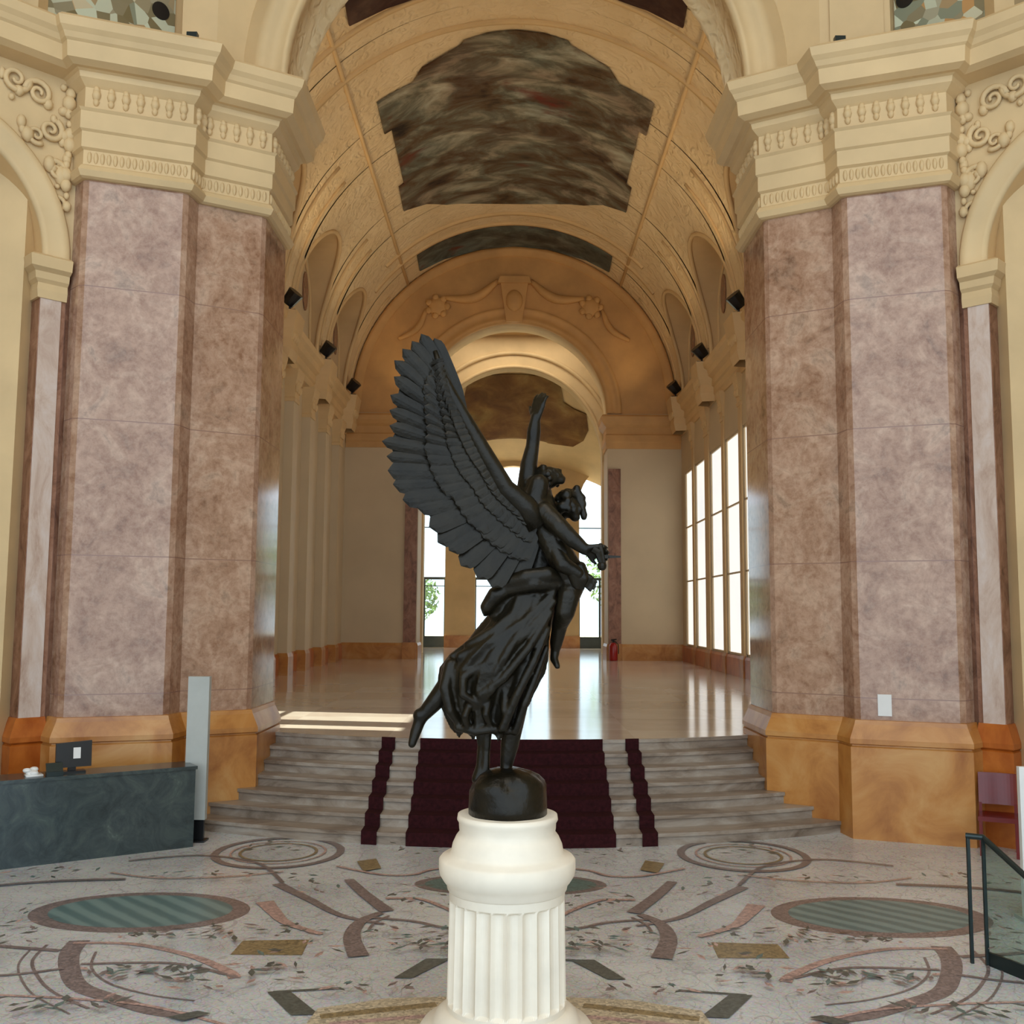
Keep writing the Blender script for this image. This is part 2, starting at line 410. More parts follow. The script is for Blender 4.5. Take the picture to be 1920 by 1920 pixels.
    clusters = [(-3.3, 9.4, .55, .18, 26), (-2.9, 10.55, .7, .25, 22), (-2.2, 9.3, .4, .3, 16), (-3.9, 8.6, .8, .16, 30), (-1.0, 10.3, .45, .35, 34),
                (-1.2, 8.9, .4, .12, 12), (-4.9, 10.9, .4, .4, 12), (-3.4, 12.5, .9, .15, 18), (-3.1, 14.05, .4, .4, 20), (-1.0, 12.3, .5, .4, 12), (-5.0, 8.7, .5, .3, 16), (-2.2, 12.0, .3, .5, 10), (-1.1, 13.7, .7, .4, 12), (-3.2, 10.1, .5, .1, 16), (-1.9, 10.0, .35, .5, 18), (-0.9, 11.3, .4, .3, 16), (-2.6, 8.9, .3, .3, 14), (-5.6, 9.6, .6, .4, 22), (-5.4, 12.2, .6, .3, 14), (-4.6, 9.9, .3, .3, 12)]
    for cx, cy, sx_, sy_, k in clusters:
        for i in range(k):
            x = cx+rnd.uniform(-1, 1)*sx_; y = cy+rnd.uniform(-1, 1)*sy_
            if (abs(x)-3.96)**2/1.3+(y-11.33)**2/.5 < 1 or x*x/1.3+(y-12.52)**2/.25 < 1: continue
            a = rnd.uniform(0, PI); l = rnd.uniform(.04, .11); w = rnd.uniform(.015, .04)
            ca, sa = math.cos(a), math.sin(a)
            poly([(x+ca*l, y+sa*l), (x-sa*w, y+ca*w), (x-ca*l, y-sa*l), (x+sa*w, y-ca*w)], rnd.choice([G, DK, GR, PK, DK]))
    o = b.build('floor', ['mosaic', 't_grey', 't_pink', 't_green', 't_tan', 't_dark', 't_pale', 't_wave'])
    struct(o)
    # gallery floor with the curved front edge
    g = MB(); pts = []
    a = math.asin(4.13/RT)
    for i in range(25):
        t = -a+2*a*i/24; pts.append((RT*math.sin(t), YC-RT*math.cos(t)))
    pts += [(4.13, 17.75), (8.6, 17.75), (8.6, 61), (-8.6, 61), (-8.6, 17.75), (-4.13, 17.75)]
    g.prism(pts, 0.9, GZ)
    struct(g.build('floor', 'gfloor'))
make_floor()

# ------------------------------------------------------------------ stairs and runners
NST = 7; TR = 0.345; RH = GZ/NST
def R_of(k): return RT+(NST-k)*TR
PA, PQ, PB, PC, PD = (4.08, 16.2), (5.01, 15.66), (5.06, 15.25), (6.43, 14.75), (6.68, 15.0)
PE = (4.08, 17.7)
PIER = [PE, PA, PQ, PB, PC, PD]
def off_poly(path, o):
    b = MB(); b.sweep(path, [(o, 0), (o, 1)]); n = len(path)
    return [(b.v[i].x, b.v[i].y) for i in range(n)]
def stairs():
    st = thing('staircase', 'broad curved stone staircase of shallow steps rising between the pink marble pillars', 'stairs', (0, 15.5, 0))
    foot = off_poly(PIER, .14)+[(8.5, 15), (8.5, 17.7)]
    def inside(x, y, P):
        c = False
        for i in range(len(P)):
            (x0, y0), (x1, y1) = P[i], P[i-1]
            if (y0 > y) != (y1 > y) and x < (x1-x0)*(y-y0)/(y1-y0)+x0: c = not c
        return c
    for k in range(1, NST):
        ro, ri = R_of(k), R_of(k+1)-0.02
        def amax(r):
            t = 0.30
            while t < 0.9:
                x, y = r*math.sin(t), YC-r*math.cos(t)
                if inside(x+.004, y, foot): break
                t += 0.0015
            return t
        b = MB(); n = 40; zt = k*RH
        for (za, zb, ex) in ((0, zt-0.05, 0.0), (zt-0.05, zt, 0.035)):
            rows = []
            tA = amax(ro); 
            o_ = [( (ro+ex)*math.sin(t), YC-(ro+ex)*math.cos(t)) for t in [(-tA+2*tA*i/n) for i in range(n+1)]]
            tB = amax(ri)
            i_ = [(ri*math.sin(t), YC-ri*math.cos(t)) for t in [(-tB+2*tB*i/n) for i in range(n+1)]]
            rows = [[(x, y, za) for x, y in o_], [(x, y, zb) for x, y in o_], [(x, y, zb) for x, y in i_], [(x, y, za) for x, y in i_], [(x, y, za) for x, y in o_]]
            b.grid(rows)
            for e in (0, n):
                b.quad((*o_[e], za), (*o_[e], zb), (*i_[e], zb), (*i_[e], za))
        b.build('step', 'step', st)
    # riser of the landing
    b = MB(); n = 40; tA = math.asin(3.93/RT)
    for (za, zb, ex) in ((0.0, GZ-0.05, 0.012), (GZ-0.05, GZ+0.004, 0.035)):
        o_ = [((RT+ex)*math.sin(-tA+2*tA*i/n), YC-(RT+ex)*math.cos(-tA+2*tA*i/n)) for i in range(n+1)]
        i_ = [((RT+.002)*math.sin(-tA+2*tA*i/n), YC-(RT+.002)*math.cos(-tA+2*tA*i/n)) for i in range(n+1)]
        b.grid([[(x, y, za) for x, y in o_], [(x, y, zb) for x, y in o_], [(x, y, zb) for x, y in i_], [(x, y, za) for x, y in i_], [(x, y, za) for x, y in o_]])
    b.build('step', 'step', st)
    def runner(x0, x1, label, name, nx):
        b = MB(); th = 0.014
        prof = []
        for k in range(1, NST+1):
            r = R_of(k)+0.037
            prof += [(r, (k-1)*RH), (r, k*RH)]
        prof.append((RT-0.0, GZ))
        def off(d):
            out = []
            for i, (r, z) in enumerate(prof):
                out.append((r+d, z+d if i > 0 else z+0.002))
            return out
        P1, P0 = off(th), off(0.003)
        xs = [x0+(x1-x0)*i/nx for i in range(nx+1)]
        def row(p): return [(x, YC-math.sqrt(p[0]**2-x*x), p[1]) for x in xs]
        r1 = [row(p) for p in P1]; r0 = [row(p) for p in P0]
        b.grid(r1+r0[::-1]+[r1[0]])
        for e in (0, nx):
            for i in range(len(r1)-1): b.quad(r1[i][e], r1[i+1][e], r0[i+1][e], r0[i][e])
        o = b.build(name, 'carpet'); return tag(o, label, 'carpet')
    runner(-1.45, 1.45, 'wide burgundy carpet runner down the middle of the stone staircase', 'stair_runner', 16)
    runner(-2.08, -1.86, 'narrow dark red carpet strip on the stairs left of the wide runner', 'stair_runner', 2)
    runner(1.82, 2.04, 'narrow dark red carpet strip on the stairs right of the wide runner', 'stair_runner', 2)
stairs()

# ------------------------------------------------------------------ piers, entablature, diagonal archways
ENT = [(0.05, 9.62), (0.10, 9.64), (0.15, 9.72), (0.10, 9.80), (0.06, 9.83), (0.06, 10.05), (0.11, 10.08), (0.11, 10.32), (0.15, 10.35), (0.15, 10.62),
       (0.19, 10.66), (0.08, 10.70), (0.08, 11.02), (0.12, 11.05), (0.20, 11.12), (0.22, 11.2), (0.34, 11.25)]
CORN = [(-0.05, 11.22), (0.34, 11.22), (0.46, 11.27), (0.48, 11.5), (0.52, 11.53), (0.56, 11.6), (0.62, 11.66), (0.66, 11.78), (0.6, 11.84), (-0.3, 11.92), (-0.3, 11.3)]
def pier(sx):
    side = 'left' if sx < 0 else 'right'
    lab = ('massive pink marble pillar on an amber plinth left of the staircase, behind the green counter' if sx < 0
           else 'massive pink marble pillar on an amber plinth right of the staircase, bearing a small white plaque')
    t = thing('marble_pillar', lab, 'pillar', (5.6*sx, 16.2, 0))
    back = [(7.3, 17.7)]
    body = PIER
    # chamfered shaft
    def cham(path, c):
        out = [path[0]]
        for i in range(1, len(path)-1):
            p = Vector(path[i]); a = (Vector(path[i-1])-p).normalized(); d = (Vector(path[i+1])-p).normalized()
            if path[i] == PQ: out.append(path[i]); continue
            out += [tuple(p+a*c), tuple(p+d*c)]
        out.append(path[-1]); return out
    b = MB(); b.prism(cham(body, 0.06)+back, 1.3, 9.7); b.build('shaft', 'marble', t, sx)
    b = MB()
    b.sweep(PIER, [(-0.5, 0), (0.14, 0), (0.14, 1.30), (0.11, 1.315), (0.11, 1.335), (0.15, 1.35), (0.15, 1.42), (0.10, 1.52), (0.05, 1.62), (0.03, 1.68), (-0.02, 1.69), (-0.5, 1.69)])
    b.build('plinth', 'amber', t, sx)
    b = MB(); b.sweep(PIER, [(-0.3, 9.62)]+ENT+[(-0.3, 11.25)]); 
    e = b.build('entablature', 'plaster', t, sx)
    # leaf frieze between the mouldings
    l = MB(); l.smooth = True
    for (p, q) in ((PE, PA), (PA, PQ), (PQ, PB), (PB, PC)):
        p, q = Vector(p), Vector(q); d = (q-p); L = d.length; d.normalize(); nn = Vector((d.y, -d.x))
        k = max(2, int(L/0.2))
        for i in range(k):
            c = p+d*(L*(i+.5)/k)+nn*0.085
            for dz, r in ((11.0, .055), (10.93, .07), (10.82, .05)):
                l.ball((c.x, c.y, dz-.02), r, (1, 1, 1.3), 6, 4)
        k = max(3, int(L/0.09))
        for i in range(k):
            c = p+d*(L*(i+.5)/k)+nn*0.065
            l.ball((c.x, c.y, 9.94), .035, (1, 1, 2.6), 6, 4)
    l.build('frieze_ornament', 'plaster', t, sx)
    # upper pier above the cornice
    u = MB()
    if sx > 0: u.prism([(4.45, 17.7), (4.45, 16.5), (5.0, 16.0), (6.05, 15.7), (6.2, 15.95), (6.9, 17.7)], 11.86, 17.0)
    else: u.prism([(4.45, 17.7), (4.45, 16.5), (4.95, 16.1), (5.5, 16.0), (5.62, 16.4), (6.4, 17.7)], 11.86, 17.0)
    if sx > 0: u.sweep([(5.15, 15.95), (5.3, 15.91), (5.8, 15.77), (5.95, 15.73)], [(0, 12.3), (0.05, 12.32), (0.05, 15.5), (0, 15.5)])
    u.build('upper_wall', 'plaster', t, sx)
    # small switch plate? no: the plaque is a thing of its own
    return t
pier(-1); pier(1)

DG = (0.7071, -0.7071); NO = (0.7071, 0.7071)   # along the diagonal wall / outward
def dw(s, o, z): return (PD[0]+DG[0]*s+NO[0]*o, PD[1]+DG[1]*s+NO[1]*o, z)
def archway(sx):
    lab = ('arched niche with pale carved spandrel left of the left marble pillar' if sx < 0 else 'arched niche with pale carved spandrel right of the right marble pillar, behind the red chair')
    t = thing('wall_arch', lab, 'arch', (8.2*sx, 13.5, 0))
    s0, W = 0.0, 4.4; cs = 2.2; ro, ri = 2.15, 1.76; zs = 8.4
    # spandrel wall above the arch
    b = MB(); n = 40
    top = 11.3
    a = arc(cs, zs, ro-0.05, PI, 0, n)
    front = [[dw(s, 0, z) for s, z in a], [dw(s0+(W-s0)*i/n, 0, top) for i in range(n+1)]]
    b.grid(front)
    b.quad(dw(s0, 0, zs), dw(a[0][0], 0, zs), dw(s0, 0, top))
    b.build('spandrel', 'plaster', t, sx)
    # archivolt ring with mouldings
    b = MB(); b.smooth = True
    prof = [(ri, 0.0), (ri, -0.06), (ri+.07, -0.09), (ri+.22, -0.07), (ri+.25, -0.11), (ri+.35, -0.12), (ro, -0.08), (ro, 0.03)]
    b.grid([[dw(cs-r*math.cos(PI*i/n), o, zs+r*math.sin(PI*i/n)) for r, o in prof] for i in range(n+1)])
    b.build('archivolt', 'plaster', t, sx)
    # soffit and back wall
    b = MB()
    b.grid([[dw(s, 0, z) for s, z in arc(cs, zs, ri, PI, 0, n)], [dw(s, 1.7, z) for s, z in arc(cs, zs, ri, PI, 0, n)]])
    A = arc(cs, zs, ri, PI, 0, n)
    c0 = dw(cs, 1.7, zs)
    for i in range(n): b.quad(dw(A[i][0], 1.7, A[i][1]), dw(A[i+1][0], 1.7, A[i+1][1]), c0)
    b.build('soffit', 'vault', t, sx)
    # jambs of brown marble (front strip and reveal), left and right of the opening
    for (a0, a1) in ((0.06, 0.44), (3.96, 4.34)):
        b = MB(); b.slab([dw(a0, 0, 1.4), dw(a1, 0, 1.4), dw(a1, 1.7, 1.4), dw(a0, 1.7, 1.4)], (0, 0, 6.4)); b.build('jamb', 'brown', t, sx)
        p = MB(); pts = [dw(a0, 0, 0), dw(a1, 0, 0), dw(a1, 1.7, 0), dw(a0, 1.7, 0)]
        path = [q[:2] for q in (pts[:3] if a0 < 1 else [pts[3], pts[0], pts[1]])]
        if a0 > 1: path = [pts[3][:2], pts[0][:2], pts[1][:2]]
        p.sweep(path, [(-.1, 0), (.12, 0), (.12, 1.30), (.09, 1.32), (.13, 1.35), (.13, 1.42), (.06, 1.6), (.02, 1.68), (-.1, 1.69)])
        p.build('plinth', 'amber_dark', t, sx)
        p = MB(); p.sweep(path, [(-.1, 7.78), (.04, 7.78), (.06, 7.9), (.05, 8.0), (.10, 8.05), (.12, 8.15), (.2, 8.2), (.22, 8.36), (.16, 8.4), (-.1, 8.42)])
        p.build('impost', 'plaster', t, sx)
    b = MB(); b.slab([dw(0.4, 1.66, 0), dw(4.0, 1.66, 0), dw(4.0, 1.66, 7.9), dw(0.4, 1.66, 7.9)], (NO[0]*.1, NO[1]*.1, 0)); b.build('back_panel', 'brown', t, sx)
    b = MB(); b.slab([dw(0.4, 1.6, 0), dw(4.0, 1.6, 0), dw(4.0, 1.6, 1.5), dw(0.4, 1.6, 1.5)], (NO[0]*.06, NO[1]*.06, 0)); b.build('back_plinth', 'amber_dark', t, sx)
    b = MB(); b.slab([dw(0.4, 1.6, 7.8), dw(4.0, 1.6, 7.8), dw(4.0, 1.6, 8.3), dw(0.4, 1.6, 8.3)], (NO[0]*.06, NO[1]*.06, 0)); b.build('back_moulding', 'plaster', t, sx)
    b = MB(); b.slab([dw(-.12, .06, 0), dw(.1, .06, 0), dw(.1, .06, 9.7), dw(-.12, .06, 9.7)], (NO[0]*.3, NO[1]*.3, 0)); b.build('recess_panel', 'brown', t, sx)
    b = MB(); b.slab([dw(.13, -.02, 1.6), dw(.43, -.02, 1.6), dw(.43, -.02, 7.8), dw(.13, -.02, 7.8)], (NO[0]*.03, NO[1]*.03, 0)); b.build('jamb_sheen', 'sheen_marble', t, sx)  # front face of the jamb, its reflected light painted as paler marble
    # carved foliage over the arch
    b = MB(); b.smooth = True; rnd = random.Random(11)
    def spiral(s, z, r, turns, ph, tk):
        pts = []; k = int(14*turns)
        for i in range(k+1):
            th = ph+2*PI*turns*i/k; rr = r*(1-.85*i/k)
            pts.append(dw(s+rr*math.cos(th), -0.05, z+rr*math.sin(th)))
        b.tube(pts, [tk*(1-.5*i/k) for i in range(k+1)], 6)
    for mir in (1, -1):
        def q(s): return s if mir == 1 else W-s
        for s, z, r, tn, ph, tk in ((.62, 10.85, .2, 1.6, 0, .05), (.42, 10.35, .18, 1.5, 2, .05), (.30, 9.75, .15, 1.5, 1, .045), (.95, 10.95, .2, 1.5, 3, .05), (.62, 10.2, .14, 1.4, 4, .04), (.25, 9.25, .12, 1.4, 0, .04), (1.4, 11.0, .16, 1.4, 2, .045)):
            spiral(q(s), z, r, tn, ph*mir, tk)
        for i in range(46):
            s = rnd.uniform(.12, 1.5); z = rnd.uniform(9.0, 11.1)
            d = math.hypot(s-cs, z-zs)
            if d < ro+.06: continue
            b.ball(dw(q(s), -0.03, z), rnd.uniform(.04, .10), (1, 1, rnd.uniform(.8, 1.8)), 7, 5)
        # hanging festoon beside the pier
        for i in range(12):
            b.ball(dw(q(.16+.02*math.sin(i)), -0.06, 11.0-i*.16), .075+.03*math.sin(i*1.7), (1, 1, 1.2), 7, 5)
    b.build('carved_foliage', 'plaster', t, sx)
    return t
archway(-1); archway(1)

def upper_cornice(sx):
    side = 'left' if sx < 0 else 'right'
    b = MB(); b.sweep(PIER+[dw(4.5, 0, 0)[:2]], CORN)
    struct(b.build('trim_1' if sx < 0 else 'trim_2', 'plaster', None, sx))
    # wall over the diagonal, behind the painted frieze
    b = MB(); b.slab([dw(-2.6, .35, 11.3), dw(4.6, .35, 11.3), dw(4.6, .35, 17.0), dw(-2.6, .35, 17.0)], (NO[0]*.3, NO[1]*.3, 0))
    struct(b.build('wall_'+side, 'plaster', None, sx))
    t = thing('painted_frieze', ('painted frieze of coloured medallions above the cornice at upper left' if sx < 0 else 'painted frieze of coloured medallions above the cornice at upper right'), 'painting', (8*sx, 13, 12.2))
    sa = -1.62 if sx < 0 else -.98
    b = MB(); b.slab([dw(sa, .30, 12.0), dw(4.2, .30, 12.0), dw(4.2, .30, 14.2), dw(sa, .30, 14.2)], (NO[0]*.05, NO[1]*.05, 0)); b.build('canvas', 'medallions', t, sx)
    b = MB()
    for zc, ss in (((13.16, -1.36), (13.62, -.75), (13.62, .3)) if sx < 0 else ((13.2, -.79), (13.62, -.1), (13.62, .9))):
        b2 = MB(); n = 24
        ring = [dw(ss+.15*math.cos(2*PI*i/n), .285, zc+.15*math.sin(2*PI*i/n)) for i in range(n)]
        b2.slab(ring, (NO[0]*.03, NO[1]*.03, 0)); b2.build('dark_roundel', 'black', t, sx)
upper_cornice(-1); upper_cornice(1)

# ------------------------------------------------------------------ the great arch between rotunda and gallery
def great_arch():
    cz, ri, n = 12.05, 3.85, 48
    t = thing('great_arch', 'wide pale moulded arch spanning the two marble pillars in front of the gallery vault', 'arch', (0, 17, 12))
    b = MB(); b.smooth = True
    prof = [(4.7, 16.55), (4.6, 16.40), (4.42, 16.36), (4.38, 16.30), (4.2, 16.30), (4.16, 16.36), (3.98, 16.36), (3.94, 16.32), (3.87, 16.32), (3.85, 16.42)]
    b.grid([[(r*math.cos(PI*i/n), y, cz+r*math.sin(PI*i/n)) for r, y in prof] for i in range(n+1)])
    b.build('archivolt', 'plaster', t)
    b = MB(); b.smooth = True
    prof = [(3.85, 16.42), (3.85, 16.55), (3.95, 16.6), (3.95, 17.55), (3.85, 17.6), (3.85, 17.75)]
    b.grid([[(r*math.cos(PI*i/n), y, cz+r*math.sin(PI*i/n)) for r, y in prof] for i in range(n+1)])
    b.build('soffit', 'carved', t)
    for sx in (-1, 1):
        b = MB(); b.box(3.83, 4.75, 16.45, 17.75, 11.8, 12.1); b.build('springer', 'plaster', t, sx)
    # wall round the arch up to the dome
    b = MB()
    outer = []
    for i in range(n+1):
        th = PI*i/n; c, s = math.cos(th), math.sin(th); k = min(7.4/max(abs(c), 1e-6), 5.6/max(s, 1e-6)); outer.append((k*c, 12.05+k*s))
    for y, flip in ((16.5, 0), (17.72, 1)):
        b.grid([[(4.55*math.cos(PI*i/n), y, cz+4.55*math.sin(PI*i/n)) for i in range(n+1)], [(x, y, z) for x, z in outer]])
    struct(b.build('wall_back', 'plaster'))
great_arch()

# rotunda shell beyond the frame
def shell():
    b = MB()
    b.box(11.5, 12.0, -3, 15.0, 0, 17.6)
    b.box(7.2, 12, 14.6, 15.0, 0, 17.6)
    struct(b.build('wall_right', 'plaster'))
    struct(b.build('wall_left', 'plaster', None, -1))
    b = MB(); b.box(-12, 12, -3, 18.0, 17.6, 18.0); struct(b.build('ceiling', 'plaster'))
shell()

# ------------------------------------------------------------------ gallery: walls, pilasters, windows
XW = 7.42
YE = 44.7
BAYS = [22.0, 28.2, 34.4, 40.6]; RP, ZS, RV, ZV = 2.1, 14.1, 7.2, 12.4
PANELS = [(25.3, 27.4), (28.0, 30.3), (30.75, 32.75), (33.25, 35.5), (36.0, 38.3), (39.2, 41.5), (41.95, 43.9)]
def gallery_walls():
    for sx in (-1, 1):
        side = 'left' if sx < 0 else 'right'
        b = MB(); th = 0.5
        if sx > 0: ops = [(y0, y1, 1.87, 9.3) for y0, y1 in PANELS]
        else: ops = [(18.6, 19.25, GZ, 5.1), (19.95, 21.6, GZ, 5.1)]
        ys = 17.75; x0, x1 = XW, XW+th
        for y0, y1, z0, z1 in ops:
            b.box(x0, x1, ys, y0, 0.9, 16.6)
            b.box(x0, x1, y0, y1, 0.9, z0); b.box(x0, x1, y0, y1, z1, 16.6)
            ys = y1
        b.box(x0, x1, ys, YE, 0.9, 16.6)
        struct(b.build('wall_'+side, 'whitewall' if sx < 0 else 'whitewall', None, sx))
        # cornice along the gallery
        b = MB(); b.sweep([(XW, YE), (XW, 17.75)] if sx > 0 else [(XW, YE), (XW, 17.75)], [(-.1, 11.0), (.05, 11.0), (.05, 11.2), (.1, 11.25), (.1, 11.5), (.16, 11.55), (.16, 11.8), (.3, 11.9), (.34, 12.1), (.46, 12.2), (.5, 12.36), (.4, 12.42), (-.1, 12.44)])
        struct(b.build('trim_3' if sx < 0 else 'trim_4', 'vault', None, sx))
        b = MB(); b.sweep([(XW, YE), (XW, 17.75)], [(-.05, GZ), (.06, GZ), (.06, 1.78), (.02, 1.87), (-.05, 1.87)])
        if sx > 0:
            struct(b.build('baseboard_right', 'amber_dark'))
        else:
            b = MB()
            ys = 17.75
            for y0, y1, z0, z1 in ops+[(YE, YE, 0, 0)]:
                b.sweep([(XW, y0), (XW, ys)], [(-.05, GZ), (.06, GZ), (.06, 1.78), (.02, 1.87), (-.05, 1.87)]); ys = y1
            struct(b.build('baseboard_left', 'amber_dark', None, -1))
    # pilasters on both sides
    gaps = [30.52, 33.0, 35.75, 38.75, 41.72]
    first = {}
    names = ['farthest', 'second farthest', 'middle', 'second nearest', 'nearest']
    for sx in (-1, 1):
        side = 'left' if sx < 0 else 'right'
        for i, y in enumerate(gaps):
            t = thing('pilaster', '%s of the tan pilasters along the %s gallery wall%s' % (names[::-1][i], side, ', between the bright windows' if sx > 0 else ''), 'column', (XW*sx, y, GZ), 'pilasters along the %s gallery wall' % side)
            w = .40 if i == 3 else .2; pr = .05 if sx > 0 else .3
            if sx < 0: w = .34
            b = MB(); b.box(XW-pr, XW+.02, y-w, y+w, 1.86, 10.1); b.build('shaft', 'vault' if sx > 0 else 'whitewall', t, sx)
            b = MB(); b.sweep([(XW, y+w), (XW-pr, y+w), (XW-pr, y-w), (XW, y-w)][::-1] if False else [(XW, y+w), (XW-pr, y+w), (XW-pr, y-w), (XW, y-w)], [(-.02, GZ), (.05, GZ), (.05, 1.78), (.01, 1.9), (-.02, 1.9)]); b.build('base', 'amber', t, sx)
            b = MB(); b.smooth = False
            b.sweep([(XW, y+w), (XW-pr, y+w), (XW-pr, y-w), (XW, y-w)], [(-.02, 10.0), (.03, 10.0), (.05, 10.1), (.02, 10.15), (.04, 10.5), (.12, 10.8), (.16, 11.05), (-.02, 11.06)])
            for k in range(5): b.ball((XW-pr-.05, y-w+2*w*(k+.5)/5, 10.45+.18*(k % 2)), .09, (1, 1, 1.7), 7, 5)
            b.build('capital', 'vault', t, sx)
gallery_walls()

def windows():
    k = 1
    for y0, y1 in PANELS:
        fr = MB(); x0, x1 = XW+.03, XW+.11
        fr.box(x0, x1, y0, y0+.07, 1.87, 9.3); fr.box(x0, x1, y1-.07, y1, 1.87, 9.3)
        fr.box(x0, x1, y0, y1, 1.87, 1.95); fr.box(x0, x1, y0, y1, 9.22, 9.3)
        for z in (4.6, 6.9): fr.box(x0, x1, y0, y1, z-.03, z+.03)
        f = struct(fr.build('window_%d' % k, 'whitewall'))
        p = MB(); p.box(XW+.08, XW+.10, y0+.02, y1-.02, 1.9, 9.28); p.build('blind', 'blind', f)
        k += 1
    # glazed garden doors in the left wall
    for (y0, y1, z1, mull) in ((18.6, 19.25, 5.1, 0), (19.95, 21.6, 5.1, 1)):
        fr = MB(); x0, x1 = -(XW+.2), -(XW+.12)
        fr.box(x0, x1, y0, y0+.06, GZ, z1); fr.box(x0, x1, y1-.06, y1, GZ, z1); fr.box(x0, x1, y0, y1, z1-.07, z1); fr.box(x0, x1, y0, y1, GZ, GZ+.1)
        for z in ((3.2,) if z1 < 6 else (3.4, 5.6)): fr.box(x0, x1, y0, y1, z-.03, z+.03)
        f = struct(fr.build('window_%d' % k, 'whitewall'))
        p = MB(); p.box(x0+.03, x0+.04, y0+.03, y1-.03, GZ+.05, z1-.05); p.build('pane', 'glass', f)
        k += 1
windows()

# ------------------------------------------------------------------ gallery vault with its lunettes
def vault():
    b = MB(); c = MB(); mould = MB(); mould.smooth = True
    ylist = []
    edges = [17.75]
    for yb in BAYS: edges += [yb-RP, yb+RP]
    edges.append(YE+.3)
    cols = []   # (y, theta0)
    def th0(y, yb): return math.asin(min(1, (ZS+math.sqrt(max(0, RP**2-(y-yb)**2))-ZV)/RV))
    for i in range(len(edges)-1):
        y0, y1 = edges[i], edges[i+1]
        if i % 2 == 0:
            for k in range(7): cols.append((y0+(y1-y0)*k/6, 0.0))
        else:
            yb = BAYS[i//2]
            for k in range(25):
                a = PI-PI*k/24; y = yb+RP*math.cos(a); cols.append((y, th0(y, yb)))
    nt_ = 110
    rows = []
    for y, t0 in cols:
        rows.append([(RV*math.cos(t0+(PI-2*t0)*j/nt_), y, ZV+RV*math.sin(t0+(PI-2*t0)*j/nt_)) for j in range(nt_+1)])
    b.grid(rows)
    o = struct(b.build('ceiling', 'carved'))
    for sx in (-1, 1):
        for yb in BAYS:
            ys = [yb+RP*math.cos(PI-PI*k/24) for k in range(25)]
            inner = []; outer = []
            for y in ys:
                z = ZS+math.sqrt(max(0, RP**2-(y-yb)**2)); x = RV*math.cos(th0(y, yb)); inner.append((x*sx, y, z)); outer.append((XW*sx, y, z))
            c.grid([inner, outer])
            for y in (yb-RP, yb+RP):
                pts = [(RV*math.cos(a)*sx, y, ZV+RV*math.sin(a)) for a in [math.asin((ZS-ZV)/RV)*k/6 for k in range(7)]]
                for k in range(6): c.quad(pts[k], pts[k+1], (XW*sx, y, pts[k+1][2]), (XW*sx, y, pts[k][2]))
            leg = [(RV*math.cos(a)*sx, yb-RP, ZV+RV*math.sin(a)) for a in [math.asin((ZS-ZV)/RV)*k/4 for k in range(5)]]
            leg2 = [(p[0], yb+RP, p[2]) for p in leg]
            mould.tube(leg+inner[1:-1]+leg2[::-1], .085, 6)
            if yb > 24:
                wl = [((XW-.03)*sx, yb+(RP-.35)*math.cos(PI-PI*k/20), ZS-.2+(RP-.35)*math.sin(PI*k/20)) for k in range(21)]
                mould.tube([(wl[0][0], wl[0][1], 12.5)]+wl+[(wl[-1][0], wl[-1][1], 12.5)], .06, 6)
    struct(c.build('ceiling', 'vault'))
    struct(mould.build('trim_5', 'vault'))
    # transverse ribs
    r = MB(); r.smooth = True
    for ya, yb_, t0 in ((25.15, 25.3, .0), (26.9, 27.05, .62), (40.6, 40.8, .75), (41.7, 41.9, .62)):
        t0 = max(t0, .62); n = 40
        ths = [t0+(PI-2*t0)*j/n for j in range(n+1)]
        prof = [(RV+.02, ya), (RV-.08, ya), (RV-.08, yb_), (RV+.02, yb_)]
        r.grid([[(q*math.cos(t), y, ZV+q*math.sin(t)) for q, y in prof] for t in ths])
    # longitudinal mouldings along the painted panels
    for sx in (-1, 1):
        r.tube([(4.75*sx, 17.9, ZV+math.sqrt(RV**2-4.75**2)-.02), (4.75*sx, YE, ZV+math.sqrt(RV**2-4.75**2)-.02)], .07, 6)
        for yb in (24.9, 31.3, 37.5, YE-.25):
            # pendentive ribs rising from the corbels
            ths = [.08+.62*j/12 for j in range(13)]
            for dy in (-.55, .55):
                if yb > 44 and dy > 0: continue
                r.tube([((RV-.02)*math.cos(t)*sx, yb+dy, ZV+(RV-.02)*math.sin(t)) for t in ths], .06, 6)
    struct(r.build('trim_6', 'vault'))
    # oval roundels in the lunettes
    for sx in (-1, 1):
        for yb in BAYS[1:]:
            m = MB(); n = 20
            m.slab([((XW-.01)*sx, yb+.9+.42*math.cos(2*PI*i/n), 14.5+.7*math.sin(2*PI*i/n)) for i in range(n)], (-.03*sx, 0, 0))
            where = {28.2: 'nearest', 34.4: 'middle', 40.6: 'farthest'}[yb]
            tag(m.build('oval_roundel', 'brown', None, 1, ((XW-.02)*sx, yb+.9, 14.5)), '%s dark oval opening in the lunettes under the vault, %s side' % (where, 'left' if sx < 0 else 'right'), 'roundel', 'oval roundels in the lunettes')
vault()

